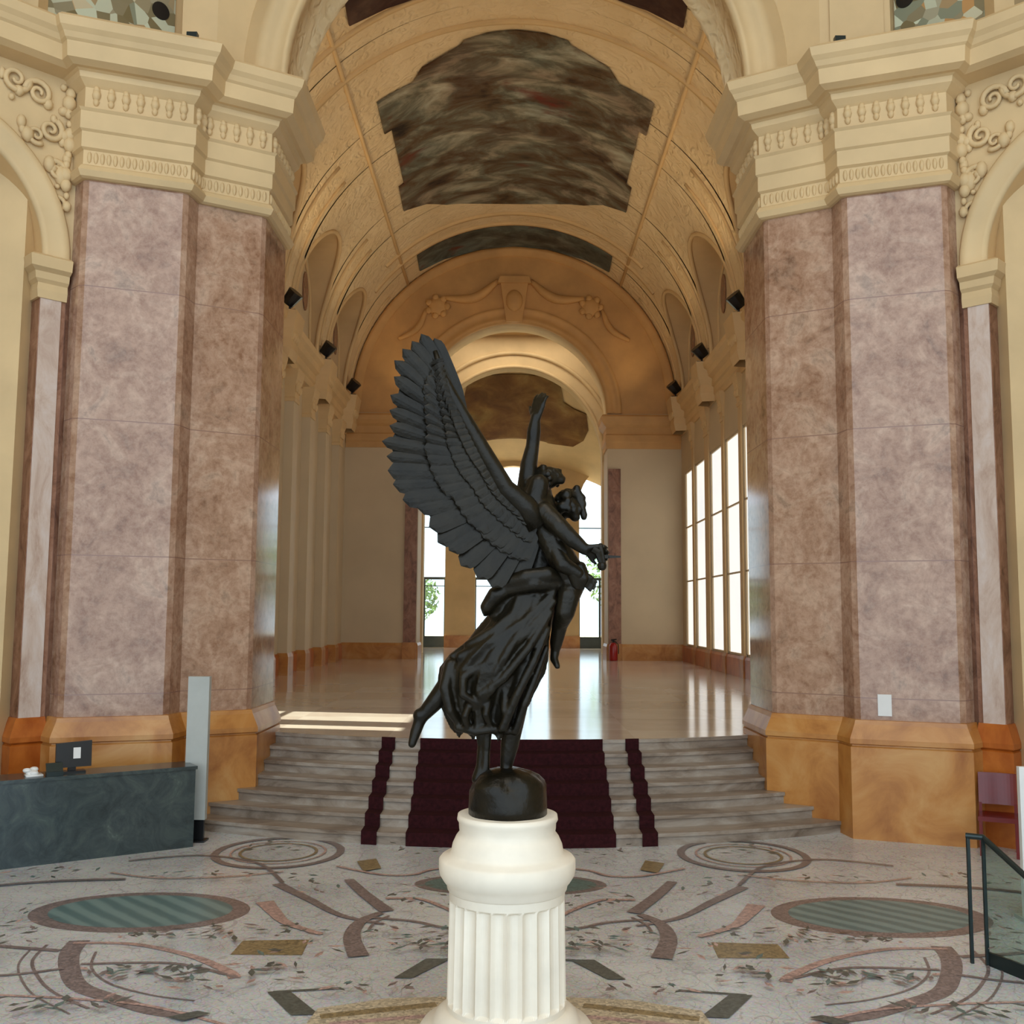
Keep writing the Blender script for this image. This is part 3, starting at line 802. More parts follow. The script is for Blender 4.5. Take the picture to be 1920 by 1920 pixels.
# painted panels on the vault
def vault_panel(rows, name, m, label, yref):
    """rows: (y, half width) outline; a thin canvas bent to the vault"""
    ys = []
    for i in range(len(rows)-1):
        (y0, w0), (y1, w1) = rows[i], rows[i+1]
        k = max(1, int((y1-y0)/.3))
        for j in range(k): ys.append((y0+(y1-y0)*j/k, w0+(w1-w0)*j/k))
    ys.append(rows[-1])
    b = MB(); n = 24
    def P(y, x, r):
        th = x/RV
        return (r*math.sin(th), y, ZV+r*math.cos(th))
    def arcw(w): return RV*math.asin(min(.99, w/RV))
    for r_ in (RV-.07, RV-.02):
        b.grid([[P(y, arcw(w)*(2*j/n-1), r_) for j in range(n+1)] for y, w in ys])
    for e in (-1, 1):
        b.grid([[P(y, arcw(w)*e, RV-.07) for y, w in ys], [P(y, arcw(w)*e, RV-.02) for y, w in ys]])
    for y, w in (ys[0], ys[-1]):
        b.grid([[P(y, arcw(w)*(2*j/n-1), RV-.07) for j in range(n+1)], [P(y, arcw(w)*(2*j/n-1), RV-.02) for j in range(n+1)]])
    tag(b.build(name, m, None, 1, (0, yref, 19.3)), label, 'painting')
CART = [(27.4, .02), (27.48, .8), (27.68, 1.5), (27.72, 1.52), (27.9, 1.62), (28.45, 2.75), (29.05, 3.1), (29.06, 4.14), (31.0, 4.16), (31.01, 3.93), (35.05, 3.97), (35.06, 4.15), (37.15, 4.2), (37.2, 4.1), (37.65, 3.4), (38.5, 2.7), (39.2, 1.6), (39.65, .05)]
vault_panel(CART, 'ceiling_painting', 'canvas', 'large shouldered ceiling painting in olive, grey and red at the crown of the vault', 33)
vault_panel([(18.2, 2.6), (20.5, 4.0), (22.6, 4.0), (22.7, 4.18), (24.85, 4.3), (25.0, 3.4), (25.1, 2.8)], 'ceiling_painting', 'canvas4', 'dark plum ceiling painting nearest the great arch, cut off by the top of the picture', 22)
vault_panel([(42.0, 4.15), (43.9, 4.2), (44.1, 3.2), (44.35, 1.5), (44.4, .05)], 'ceiling_painting', 'canvas2', 'thin grey green strip of a ceiling painting just in front of the end wall arch', 43)

# ------------------------------------------------------------------ end wall with its arch, far vestibule
def end_wall():
    n = 48; ri, cz, hw = 4.15, 12.02, 4.15; y0, y1 = YE, 46.4
    b = MB()
    outer = []
    for i in range(n+1):
        th = PI*i/n; c, s = math.cos(th), math.sin(th); k = min(8.0/max(abs(c), 1e-6), 8.2/max(s, 1e-6)); outer.append((k*c, cz+k*s))
    inn = [(ri*math.cos(PI*i/n), cz+ri*math.sin(PI*i/n)) for i in range(n+1)]
    b.m = 1
    b.grid([[(x, y0, z) for x, z in inn], [(x, y0, z) for x, z in outer]])
    b.m = 2; b.smooth = True
    b.grid([[(x, y0, z) for x, z in inn], [(x, y1, z) for x, z in inn]]); b.smooth = False
    b.m = 2; b.grid([[(x, y1, z) for x, z in inn], [(x, y1, z) for x, z in outer]])
    b.m = 0
    for sx in (-1, 1):
        xa, xb = sorted((hw*sx, 8.0*sx)); b.box(xa, xb, y0, y1, .9, cz)
    struct(b.build('wall_back', ['whitewall', 'ochre', 'plaster']))
    # archivolt mouldings
    b = MB(); b.smooth = True
    prof = [(ri-.02, y0+.3), (ri-.05, y0-.1), (ri+.12, y0-.14), (ri+.2, y0-.08), (ri+.42, y0-.06), (ri+.48, y0-.12), (ri+.62, y0-.12), (ri+.66, y0+.02)]
    b.grid([[(r*math.cos(PI*i/n), y, cz+r*math.sin(PI*i/n)) for r, y in prof] for i in range(n+1)])
    prof = [(6.75, y0+.02), (6.78, y0-.12), (6.95, y0-.14), (7.0, y0-.2), (7.15, y0-.2), (7.2, y0+.02)]
    b.grid([[(r*math.cos(PI*i/n), y, 12.4+r*math.sin(PI*i/n)) for r, y in prof] for i in range(n+1)])
    struct(b.build('trim_7', 'ochre'))
    # imposts and bases
    b = MB()
    for sx in (-1, 1):
        path = [(7.4, y0), (hw, y0), (hw, y1)] if sx > 0 else None
        b2 = MB(); b2.sweep([(7.4, y0), (hw, y0), (hw, y1)][::-1], [(-.05, 10.45), (.05, 10.45), (.05, 10.7), (.1, 10.75), (.1, 11.05), (.05, 11.1), (.05, 11.4), (.16, 11.5), (.26, 11.65), (.3, 11.85), (.22, 11.95), (-.05, 12.0)])
        struct(b2.build('trim_8' if sx < 0 else 'trim_9', 'ochre', None, sx))
        b2 = MB(); b2.sweep([(7.4, y0), (hw, y0), (hw, y1)][::-1], [(-.05, GZ), (.07, GZ), (.07, 1.78), (.03, 1.9), (-.05, 1.9)])
        struct(b2.build('baseboard_back', 'amber', None, sx))
        t = thing('marble_doorpost', 'tall brown marble doorpost at the %s side of the end wall opening' % ('left' if sx < 0 else 'right'), 'doorpost', (4.45*sx, y0-.05, GZ))
        b2 = MB(); b2.box(hw+.03, 4.72, y0-.10, y0+.02, 1.9, 9.55); b2.build('shaft', 'brown', t, sx)
        b2 = MB(); b2.box(hw+.02, 4.76, y0-.13, y0+.02, GZ, 1.92); b2.build('base', 'amber', t, sx)
    # relief garlands and keystone
    for sx in (-1, 1):
        b = MB(); b.smooth = True; pts = []
        for i in range(13):
            u = i/12; th = PI/2-sx*(.12+.42*u); r = 6.05-.55*math.sin(PI*u)
            pts.append((r*math.cos(th), y0-.1, cz+r*math.sin(th)))
        b.tube(pts, [.10+.12*math.sin(PI*i/12) for i in range(13)], 8)
        th = PI/2-sx*.62; c = (5.9*math.cos(th), y0-.08, cz+5.9*math.sin(th))
        b.ball(c, .42, (1, .35, 1), 12, 8)
        for k in range(7):
            a = 2*PI*k/7; b.ball((c[0]+.42*math.cos(a), c[1]-.03, c[2]+.42*math.sin(a)), .16, (1, .6, 1), 8, 5)
        pts = []
        for i in range(10):
            u = i/9; th = PI/2-sx*(.70+.3*u); r = 6.1-.35*math.sin(PI*u); pts.append((r*math.cos(th), y0-.1, cz+r*math.sin(th)))
        b.tube(pts, [.08+.07*math.sin(PI*i/9) for i in range(10)], 8)
        tag(b.build('plaster_garland', 'ochre', None, 1, (3*sx, y0, 17.3)), 'ochre plaster garland in relief over the end wall arch, %s of the keystone' % ('left' if sx < 0 else 'right'), 'relief', 'garlands over the end wall arch')
    b = MB(); b.smooth = False
    b.slab([(-.35, y0-.22, cz+ri-.05), (.35, y0-.22, cz+ri-.05), (.62, y0-.22, cz+ri+1.75), (-.62, y0-.22, cz+ri+1.75)], (0, .24, 0))
    b.slab([(-.75, y0-.3, cz+ri+1.7), (.75, y0-.3, cz+ri+1.7), (.65, y0-.3, cz+ri+2.0), (-.65, y0-.3, cz+ri+2.0)], (0, .3, 0))
    b.smooth = True; b.ball((0, y0-.22, cz+ri+.9), .38, (1, .5, 1.3), 12, 8)
    tag(b.build('keystone', 'ochre', None, 1, (0, y0, cz+ri)), 'ochre scrolled keystone at the top of the end wall arch', 'keystone')
end_wall()

def far_room():
    YF = 60.0
    b = MB()
    for sx in (-1, 1):
        x0, x1 = sorted((8.2*sx, 8.6*sx)); b.box(x0, x1, 46.4, YF+.6, .9, 18)
    struct(b.build('wall_right', 'plaster'))
    # coved ceiling falling to the back wall
    def cz(x, y): return 16.1-(y-52.0)*.49-x*x*.045
    b = MB(); b.smooth = True
    b.grid([[(-8.4+16.8*i/24, y, cz(-8.4+16.8*i/24, y)) for i in range(25)] for y in [52+8.4*k/14 for k in range(15)]])
    b.smooth = False
    b.quad((-8.4, 46.3, 17.4), (8.4, 46.3, 17.4), (8.4, 52.2, 17.4), (-8.4, 52.2, 17.4))
    struct(b.build('ceiling', 'plaster'))
    # rib arch halfway
    b = MB(); n = 40; ri, c0 = 4.5, 10.9
    def ap(r, th): return (r*math.cos(th), c0+r*math.sin(th)*1.06)
    inn = [ap(ri, PI*i/n) for i in range(n+1)]
    outer = []
    for i in range(n+1):
        th = PI*i/n; c, s = math.cos(th), math.sin(th); k = min(8.3/max(abs(c), 1e-6), 6.6/max(s, 1e-6)); outer.append((k*c, c0+k*s))
    for y in (51.4, 52.2): b.grid([[(x, y, z) for x, z in inn], [(x, y, z) for x, z in outer]])
    b.grid([[(x, 51.4, z) for x, z in inn], [(x, 52.2, z) for x, z in inn]])
    b.smooth = True
    for r0, rr in ((ri+.08, .1), (ri+.75, .12)):
        b.tube([(ap(r0, PI*i/n)[0], 51.36, ap(r0, PI*i/n)[1]) for i in range(n+1)], rr, 6)
    for sx in (-1, 1):
        x0, x1 = sorted((ri*sx, 8.3*sx)); b.smooth = False; b.box(x0, x1, 51.4, 52.2, GZ, c0)
    struct(b.build('wall_back', 'plaster'))
    # sepia painting under the cove
    OUT = [(52.7, .05), (52.75, 1.9), (53.1, 2.5), (53.9, 2.6), (54.5, 3.0), (54.6, 3.9), (56.0, 4.1), (57.2, 3.8), (58.2, 3.0), (58.4, 2.2), (58.0, 1.4)]
    rows = []
    ys = [(52.75, 1.8), (53.1, 2.45), (53.8, 2.6), (54.4, 2.7), (54.7, 3.3), (54.8, 3.95), (56.0, 4.15), (57.0, 3.95), (57.8, 3.4), (58.0, 2.4)]
    m = MB(); nn = 20
    def bow(x, y): return cz(x, y)-.06
    for dz in (0, .04):
        m.grid([[(w*(2*j/nn-1), y+(.35*(1-(2*j/nn-1)**2) if k == len(ys)-1 else 0), bow(w*(2*j/nn-1), y)+dz) for j in range(nn+1)] for k, (y, w) in enumerate(ys)])
    tag(m.build('ceiling_painting', 'canvas3', None, 1, (0, 55, 13.8)), 'sepia brown ceiling painting with scalloped corners in the far room, beyond the end wall arch', 'painting')
    # back wall with three arched openings
    b = MB(); ops = [(-6.4, 2.45), (0, 2.18), (6.35, 2.45)]; zs = 9.7; n = 20; top = 16
    xs = -8.6
    for cx, hw in ops:
        b.m = 0; b.box(xs, cx-hw, YF, YF+.6, GZ, top)
        A = [(cx+hw*math.cos(PI-PI*i/n), zs+hw*math.sin(PI*i/n)) for i in range(n+1)]
        for y in (YF, YF+.6): b.grid([[(x, y, z) for x, z in A], [(cx-hw+2*hw*i/n, y, top) for i in range(n+1)]])
        b.grid([[(x, YF, z) for x, z in A], [(x, YF+.6, z) for x, z in A]])
        b.m = 1; b.box(xs-.02, cx-hw+.04, YF-.06, YF+.62, GZ, 1.9); b.m = 0
        xs = cx+hw
    b.box(xs, 8.6, YF, YF+.6, GZ, top); b.m = 1; b.box(xs-.04, 8.6, YF-.06, YF+.62, GZ, 1.9)
    struct(b.build('wall_front', ['plaster', 'amber']))
    for k, (cx, hw) in enumerate(ops):
        d = MB(); y0, y1 = YF+.3, YF+.36
        d.box(cx-hw, cx+hw, y0, y1, 5.15, 5.3); d.box(cx-hw, cx+hw, y0, y1, 4.75, 4.8)
        d.box(cx-hw, cx+hw, y0-.02, y1+.02, GZ, 1.85)
        m = 4
        for i in range(m+1):
            x = cx-hw+2*hw*i/m; d.box(x-.06, x+.06, y0, y1, 1.85, 5.15)
        for x in (cx-hw/3, cx+hw/3): d.box(x-.03, x+.03, y0+.01, y1-.01, 5.3, zs+hw*.93)
        d.box(cx-hw, cx+hw, y0+.01, y1-.01, 8.2, 8.26)
        f = struct(d.build('door_%d' % (k+1), 'frame'))
        p = MB(); p.box(cx-hw, cx+hw, YF+.32, YF+.33, 1.85, zs); p.build('pane', 'glass', f)
        h = MB(); h.tube([(cx+.15, YF+.27, 2.9), (cx+.15, YF+.27, 3.3)], .03, 6); h.tube([(cx-.15, YF+.27, 2.9), (cx-.15, YF+.27, 3.3)], .03, 6); h.build('door_handle', 'darkmetal', f)
far_room()

# ------------------------------------------------------------------ garden outside
def garden():
    b = MB(); b.box(-45, -8.7, 5, 75, .6, .9); b.box(-45, 45, 61, 110, .6, .9); struct(b.build('floor', 'ground'))
    def tree(x, y, h, r, label, seed, cz=.9):
        rnd = random.Random(seed)
        t = thing('garden_tree', label, 'tree', (x, y, cz))
        k = MB(); k.tube([(x, y, cz), (x+.1, y, cz+h*.3), (x-.1, y, cz+h*.7)], [.2, .15, .06], 8)
        for i in range(5):
            a = 2*PI*i/5; k.tube([(x, y, cz+h*.4), (x+r*.5*math.cos(a), y+r*.5*math.sin(a), cz+h*.65)], [.08, .03], 6)
        k.build('trunk', 'trunk', t)
        f = MB()
        for i in range(1500):
            u = rnd.uniform(-1, 1); a = rnd.uniform(0, 2*PI); q = rnd.random()**.4; s = math.sqrt(1-u*u)
            c = Vector((x+r*q*s*math.cos(a), y+r*q*s*math.sin(a), cz+h*.62+h*.36*q*u))
            d = Vector((rnd.gauss(0, 1), rnd.gauss(0, 1), rnd.gauss(0, 1))).normalized(); e = d.orthogonal().normalized(); l = rnd.uniform(.12, .26)
            f.quad(c-d*l, c+e*l*.5, c+d*l, c-e*l*.5)
        f.build('foliage', 'leaf', t)
    tree(8.6, 74, 8.5, 3.6, 'green garden tree beyond the right far door', 2)
    tree(-8.2, 78, 5.5, 2.8, 'low garden tree beyond the left far door', 3)
garden()

# ------------------------------------------------------------------ lamps on the corbels
def spotlights():
    i = 0
    for sx in (-1, 1):
        for y, w in ((24.9, None), (31.3, 'nearest'), (37.5, 'middle'), (43.6, 'farthest')):
            side = 'left' if sx < 0 else 'right'
            c = MB(); c.smooth = False
            c.sweep([(XW, y+.55), (XW-.5, y+.45), (XW-.5, y-.45), (XW, y-.55)], [(-.02, 11.0), (.0, 11.0), (.08, 11.3), (.06, 11.6), (.16, 11.9), (.2, 12.2), (.24, 12.44), (-.3, 12.46)])
            for k in range(4): c.ball((XW-.55, y-.36+.24*k, 11.75), .13, (1, 1, 1.5), 8, 6)
            if w: tag(c.build('corbel', 'vault', None, sx, (XW*sx, y, 11.5)), '%s carved corbel on the %s gallery cornice' % (w, side), 'corbel', 'corbels on the %s gallery cornice' % side)
            else: tag(c.build('corbel', 'vault', None, sx, (XW*sx, y, 11.5)), 'carved corbel on the %s cornice close behind the marble pillar' % side, 'corbel', 'corbels on the %s gallery cornice' % side)
            if w:
                t = thing('floodlight', '%s black floodlight standing on the %s gallery cornice' % (w, side), 'lamp', (6.95*sx, y-.3, 12.46), 'floodlights on the %s cornice' % side)
                b = MB(); b.box(6.75, 7.15, y-.5, y-.2, 12.46, 12.5); b.tube([(6.95, y-.35, 12.5), (6.95, y-.35, 12.75)], .04, 8); b.build('stand', 'black', t, sx)
                b = MB(); b.tube([(7.05, y-.3, 12.72), (6.75, y-.42, 13.05)], [.2, .26], 12); b.build('head', 'black', t, sx)
            l = bpy.data.lights.new('floodlight_beam', 'SPOT'); l.energy = FLOOD*(1.0 if y < 35 else .55 if y < 40 else .22); l.color = (1.0, .74, .42); l.spot_size = 2.6; l.spot_blend = .8; l.shadow_soft_size = .3
            o = bpy.data.objects.new('floodlight_beam', l); COL.objects.link(o); o.location = (6.3*sx, y-.5, 13.3)
            o.rotation_euler = Vector((-.75*sx, 0.1, .62)).to_track_quat('-Z', 'Y').to_euler()
FLOOD = 240
spotlights()

# ------------------------------------------------------------------ bronze statue on its pedestal
PY = 7.6
def ST(u, w, d=0.0):
    """image pixel offsets in the camera view (u across, w up from the base, d depth in metres) -> metres"""
    z = 1.757+.00381*w+1.5e-7*w*w
    x = -.016+u*(.00386+(z-1.757)*5.1e-5)
    return Vector((x, PY+d, z))
def S(px, py, d=0.0): return ST(px-957, 1525-py, d)  # px, py are image pixel coordinates, placed at the statue's depth
U = .0039

def remeshed(mb, name, parent, voxel, smooth=2, m='bronze'):
    me = bpy.data.meshes.new('tmp'); bm = bmesh.new(); bv = [bm.verts.new(v) for v in mb.v]
    for f in mb.f:
        try: bm.faces.new([bv[i] for i in f])
        except ValueError: pass
    bmesh.ops.recalc_face_normals(bm, faces=bm.faces)
    bm.to_mesh(me); bm.free()
    o = bpy.data.objects.new('tmp', me); COL.objects.link(o)
    r = o.modifiers.new('r', 'REMESH'); r.mode = 'VOXEL'; r.voxel_size = voxel
    s = o.modifiers.new('s', 'SMOOTH'); s.factor = .5; s.iterations = smooth
    dg = bpy.context.evaluated_depsgraph_get(); ev = o.evaluated_get(dg)
    nm = bpy.data.meshes.new_from_object(ev); bpy.data.objects.remove(o); bpy.data.meshes.remove(me)
    base = LOC[parent.name]; nm.transform(Matrix.Translation(-base)); nm.materials.clear(); nm.materials.append(M[m])
    for p in nm.polygons: p.use_smooth = True
    nm.name = name
    ob = bpy.data.objects.new(name, nm); COL.objects.link(ob); ob.parent = parent; LOC[ob.name] = base
    return ob

def chain(mb, pts, rads, sc=(1, 1, 1)):
    """overlapping balls along a polyline, tapering"""
    for i in range(len(pts)-1):
        a, b = Vector(pts[i]), Vector(pts[i+1]); ra, rb = rads[i], rads[i+1]
        n = max(1, int((b-a).length/(min(ra, rb)*.4)))
        for k in range(n+1):
            t = k/n; mb.ball(a.lerp(b, t), ra+(rb-ra)*t, sc, 12, 8)

def hand(mb, wrist, direction, side, size=.17, curl=.5):
    """palm, four unequal bent fingers and a thumb; side is the direction across the knuckles"""
    d = Vector(direction).normalized(); s = (Vector(side)-d*Vector(side).dot(d)).normalized(); n = d.cross(s)
    w = Vector(wrist); L = size*.5
    for k in range(5):
        f = (k/4-.5)
        chain(mb, [w+s*f*L*.5, w+d*L+s*f*L*.85], [L*.2, L*.19])
    for k, ln in enumerate((.86, 1.0, .95, .74)):
        f = (k/3-.5); root = w+d*L+s*f*L*.95; dd = (d+s*f*.06).normalized(); l = L*ln
        p1 = root+dd*l*.42; d2 = (dd+n*curl*.7).normalized(); p2 = p1+d2*l*.33; d3 = (dd+n*curl*1.6).normalized(); p3 = p2+d3*l*.27
        chain(mb, [root-d*L*.2, p1, p2, p3], [L*.135, L*.125, L*.115, L*.10])
    r = w+d*L*.3-s*L*.45; dd = (d*.7-s*.8+n*.35).normalized(); p1 = r+dd*L*.45; p2 = p1+(dd+d*.6).normalized()*L*.35
    chain(mb, [r, p1, p2], [L*.17, L*.15, L*.12])

def head(mb, c, r, face, up):
    f = Vector(face).normalized(); u = (Vector(up)-f*Vector(up).dot(f)).normalized(); s = f.cross(u); c = Vector(c)
    def at(a, b, cc): return c+f*a*r+s*b*r+u*cc*r
    mb.ball(at(-.08, 0, .15), r*.95, (1, 1, 1), 14, 10)
    chain(mb, [at(.25, 0, 0), at(.45, 0, -.75)], [r*.72, r*.4])
    chain(mb, [at(.92, 0, .12), at(1.05, 0, -.2)], [r*.1, r*.15])          # nose
    for e in (-1, 1):
        chain(mb, [at(.82, .12*e, .22), at(.7, .5*e, .2)], [r*.12, r*.12])  # brow
        mb.ball(at(.76, .32*e, .05), r*.11, (1, 1, 1), 8, 6)                # eye
        mb.ball(at(.62, .4*e, -.3), r*.2, (1, 1, 1), 8, 6)                  # cheek
        mb.ball(at(-.05, .95*e, 0), r*.2, (1, 1, 1.3), 8, 6)                # ear
    chain(mb, [at(.8, -.2, -.5), at(.86, 0, -.47), at(.8, .2, -.5)], [r*.07, r*.1, r*.07])   # mouth
    mb.ball(at(.72, 0, -.82), r*.2, (1, 1, 1), 8, 6)

def statue():
    t = thing('bronze_statue', 'dark bronze winged figure with raised arm on the white fluted pedestal', 'statue', S(957, 1525))
    # rocky round base
    b = MB(); b.smooth = True; c = S(955, 1525); rnd = random.Random(5)
    prof = [(.285, 0.0), (.285, .05), (.28, .16), (.265, .2), (.25, .235), (.215, .275), (.16, .305), (.08, .325), (.01, .33)]
    def md(r, z, th): return r*(1+(.09*math.sin(3*th+z*14)+.07*math.sin(5*th+1+z*9)+.05*math.sin(9*th+z*25) if z > c.z+.17 else .012*math.sin(7*th)))
    b.lathe([(r, c.z+z) for r, z in prof], c.x, PY, 40, md)
    b.build('base', 'bronze', t)
    # ---- standing winged woman: legs, torso, neck, head, arms in one surface
    w = MB()
    chain(w, [S(1000, 1130), S(985, 1230, -.02), S(972, 1315, -.04), S(958, 1395), S(951, 1440)], [.13, .115, .085, .07, .045])    # standing leg
    chain(w, [S(951, 1440), S(953, 1462, -.06), S(966, 1468, -.16)], [.045, .042, .03])                                           # its foot
    chain(w, [S(985, 1120, .05), S(915, 1200, .02), S(850, 1275), S(822, 1312), S(793, 1345), S(786, 1360)], [.13, .115, .085, .072, .05, .043])   # trailing leg
    chain(w, [S(787, 1358), S(781, 1375, -.01), S(775, 1396, -.03)], [.045, .042, .03])                                             # pointed foot
    w.ball(S(789, 1344), .055, (1, 1, 1))
    w.ball(S(1003, 1105), .175, (1.15, .95, 1)); chain(w, [S(1005, 1090), S(1012, 1040), S(1018, 1005)], [.16, .15, .165], (1, .85, 1))
    w.ball(S(1040, 1015, -.08), .085); w.ball(S(1030, 1005, -.13), .085)
    chain(w, [S(1022, 990), S(1045, 972)], [.07, .065])                                                                            # neck
    head(w, S(1066, 955, -.05), .092, (.8, -.5, .05), (-.15, 0, 1))
    # far arm reaching round the carried figure, near arm holding his legs
    chain(w, [S(1000, 1000, .12), S(985, 960, .1), S(1012, 930, .1)], [.075, .06, .05])
    chain(w, [S(1028, 1012, -.16), S(1052, 1062, -.24), S(1080, 1078, -.22)], [.075, .062, .048])
    hand(w, S(1082, 1078, -.22), (.6, .15, -.5), (0, -.3, 1), .17, .9)
    fig = remeshed(w, 'figure', t, .0105)
    # hair knot and helmet-like curls
    h = MB(); rnd = random.Random(9); c0 = S(1064, 950, -.04)
    for i in range(60):
        a = rnd.uniform(0, 2*PI); e = rnd.uniform(-.5, 1.3)
        d = Vector((math.cos(a)*math.cos(e), math.sin(a)*math.cos(e), math.sin(e)))
        if d.dot(Vector((.8, -.5, .05)).normalized()) > .55 and d.z < .65: continue
        h.ball(c0+d*.095, rnd.uniform(.026, .046), (1, 1, 1), 8, 6)
    chain(h, [S(1046, 968, -.02), S(1036, 985, .03), S(1040, 1000, .06)], [.05, .045, .03])
    for i in range(10):
        chain(h, [S(1080, 925+rnd.uniform(-8, 8), -.05), S(1090+rnd.uniform(-4, 5), 935+i*4, -.05)], [.03, .026])
    remeshed(h, 'hair', fig, .011)
    # ---- carried figure with raised arm
    y = MB()
    chain(y, [S(1072, 1085, -.10), S(1045, 1040, -.18), S(1020, 985, -.16), S(1004, 935, -.10)], [.115, .105, .12, .125], (1, .85, 1))
    chain(y, [S(1000, 950, -.18), S(1008, 915, -.17)], [.085, .08])                                                                # chest
    chain(y, [S(992, 975, -.12), S(990, 915, -.1)], [.055, .07])
    chain(y, [S(988, 915, -.08), S(990, 875, -.06), S(997, 838, -.05), S(999, 812, -.06), S(1002, 785, -.07)], [.08, .066, .052, .054, .036])  # raised arm
    hand(y, S(1002, 787, -.07), (.22, 0, 1), (.75, -.65, 0), .21, .55)
    chain(y, [S(1012, 915, -.08), S(1022, 905, -.07)], [.065, .06])                                                                # neck
    head(y, S(1031, 899, -.06), .088, (.65, -.1, .75), (-.7, 0, .6))
    chain(y, [S(1018, 968, -.22), S(1045, 995, -.30), S(1068, 1018, -.33), S(1090, 1036, -.34)], [.085, .07, .06, .042])           # outstretched arm
    hand(y, S(1092, 1037, -.34), (1, 0, -.1), (0, -.55, 1), .19, 1.5)
    chain(y, [S(1078, 1082, -.08), S(1075, 1095, -.12)], [.085, .08])
    chain(y, [S(1074, 1088, -.08), S(1064, 1120, -.16), S(1058, 1148, -.16), S(1050, 1172, -.06), S(1044, 1205), S(1042, 1222, .02)], [.105, .085, .075, .06, .05, .034])
    chain(y, [S(1042, 1222, .02), S(1040, 1236, 0), S(1046, 1250, -.04)], [.036, .032, .022])
    chain(y, [S(1070, 1095, .02), S(1035, 1140, .05), S(1024, 1165, .06), S(1018, 1200, .07), S(1015, 1228, .07), S(1017, 1248, .04)], [.1, .08, .06, .045, .035, .025])
    car = remeshed(y, 'carried_figure', t, .0105)
    # his hair
    h = MB(); c0 = S(1028, 897, -.05)
    for i in range(46):
        d = Vector((rnd.gauss(0, 1), rnd.gauss(0, 1), rnd.gauss(0, 1))).normalized()
        if d.dot(Vector((.65, -.1, .75)).normalized()) > .3: continue
        h.ball(c0+d*.085, rnd.uniform(.022, .036), (1, 1, 1), 8, 6)
    remeshed(h, 'hair', car, .011)
    # broken sword
    b = MB(); p = S(1112, 1040, -.36)
    b.tube([S(1104, 1036, -.36), S(1114, 1042, -.36), S(1122, 1064, -.36)], [.028, .03, .022], 8)
    b.ball(S(1121, 1066, -.36), .034); 
    b.slab([S(1120, 1046, -.37), S(1120, 1053, -.37), S(1154, 1051, -.37), S(1154, 1048, -.37)], (0, .02, 0))
    chain(b, [S(1118, 1030, -.36), S(1124, 1066, -.36)], [.02, .02])
    b.build('broken_sword', 'bronze', t)
    # ---- drapery
    k = MB(); n = 64
    lev = [((948, 1098), (1060, 1092)), ((928, 1150), (1046, 1132)), ((905, 1182), (1034, 1170)), ((874, 1204), (1028, 1205)), ((844, 1228), (1024, 1238)), ((827, 1254), (1018, 1262)), ((825, 1286), (1004, 1290)), ((832, 1322), (990, 1322)), ((846, 1352), (978, 1350)), ((856, 1372), (968, 1376))]
    rows = []
    for i, (a, c) in enumerate(lev):
        A, C = S(*a), S(*c); ctr = (A+C)/2; ax = (C-A)/2; hw = ax.length; t_ = i/(len(lev)-1)
        dep = .17+.10*math.sin(PI*min(1, t_*1.2)); row = []
        for j in range(n):
            th = 2*PI*j/n
            f = 1+(.02+.10*t_)*math.sin(9*th+t_*5.0)+(.02+.06*t_)*math.sin(19*th+2+3*t_)
            dr = (.06 if i == len(lev)-1 else 0)*math.sin(7*th)
            row.append(ctr+ax*math.cos(th)*f*.97+Vector((0, dep*math.sin(th)*f, dr)))
        rows.append(row)
    k.grid(rows, True)
    bb = k.add(rows[0]); k.face(range(bb, bb+n))
    top = [r*.0+((rows[-1][j]-sum(rows[-1], Vector())/n)*.75+sum(rows[-1], Vector())/n+Vector((0, 0, .10))) for j, r in enumerate(rows[-1])]
    k.grid([rows[-1], top], True); bb = k.add(top); k.face(range(bb, bb+n))
    def fold(pts, r0, r1, d0=-.24, bow=.05):
        P = []
        m_ = len(pts)
        for i, q in enumerate(pts): P.append(S(q[0], q[1], d0-bow*math.sin(PI*i/(m_-1))))
        chain(k, P, [r0+(r1-r0)*i/(m_-1) for i in range(m_)], (1, 1, 1))
    fold([(1035, 1115), (985, 1165), (925, 1205), (868, 1232)], .03, .045, -.17)
    fold([(1036, 1130), (985, 1190), (925, 1240), (880, 1262)], .028, .042, -.19)
    fold([(1030, 1150), (990, 1215), (945, 1270), (905, 1300)], .026, .04, -.21)
    fold([(1026, 1180), (1000, 1240), (970, 1300), (945, 1360)], .026, .038, -.2)
    fold([(1024, 1215), (1005, 1265), (985, 1315), (968, 1368)], .026, .034, -.14)
    fold([(985, 1130), (930, 1180), (880, 1212)], .028, .035, -.15)
    # swirl of cloth gathered under the knee, fading into the ragged hem
    fold([(905, 1245), (872, 1268), (872, 1300), (900, 1318)], .035, .028, -.19)
    fold([(940, 1262), (925, 1290), (903, 1316)], .036, .03, -.19)
    fold([(848, 1248), (838, 1288), (848, 1330), (862, 1352)], .05, .03, -.13)
    fold([(884, 1318), (876, 1338), (880, 1356)], .034, .026, -.175)
    fold([(918, 1310), (914, 1335), (922, 1356)], .036, .026, -.175)
    fold([(950, 1290), (948, 1328), (952, 1356)], .036, .026, -.165)
    fold([(862, 1362), (895, 1368), (925, 1364), (955, 1368)], .03, .03, -.13)
    # waist knot, belt and fluttering ends
    chain(k, [S(950, 1096, -.16), S(985, 1086, -.22), S(1025, 1080, -.2), S(1058, 1088, -.1)], [.055, .06, .06, .05])
    chain(k, [S(950, 1108, -.15), S(1000, 1098, -.22), S(1058, 1100, -.12)], [.05, .055, .045])
    chain(k, [S(955, 1105, -.13), S(930, 1118, -.15), S(914, 1140, -.13), S(911, 1154, -.1)], [.06, .062, .05, .02])
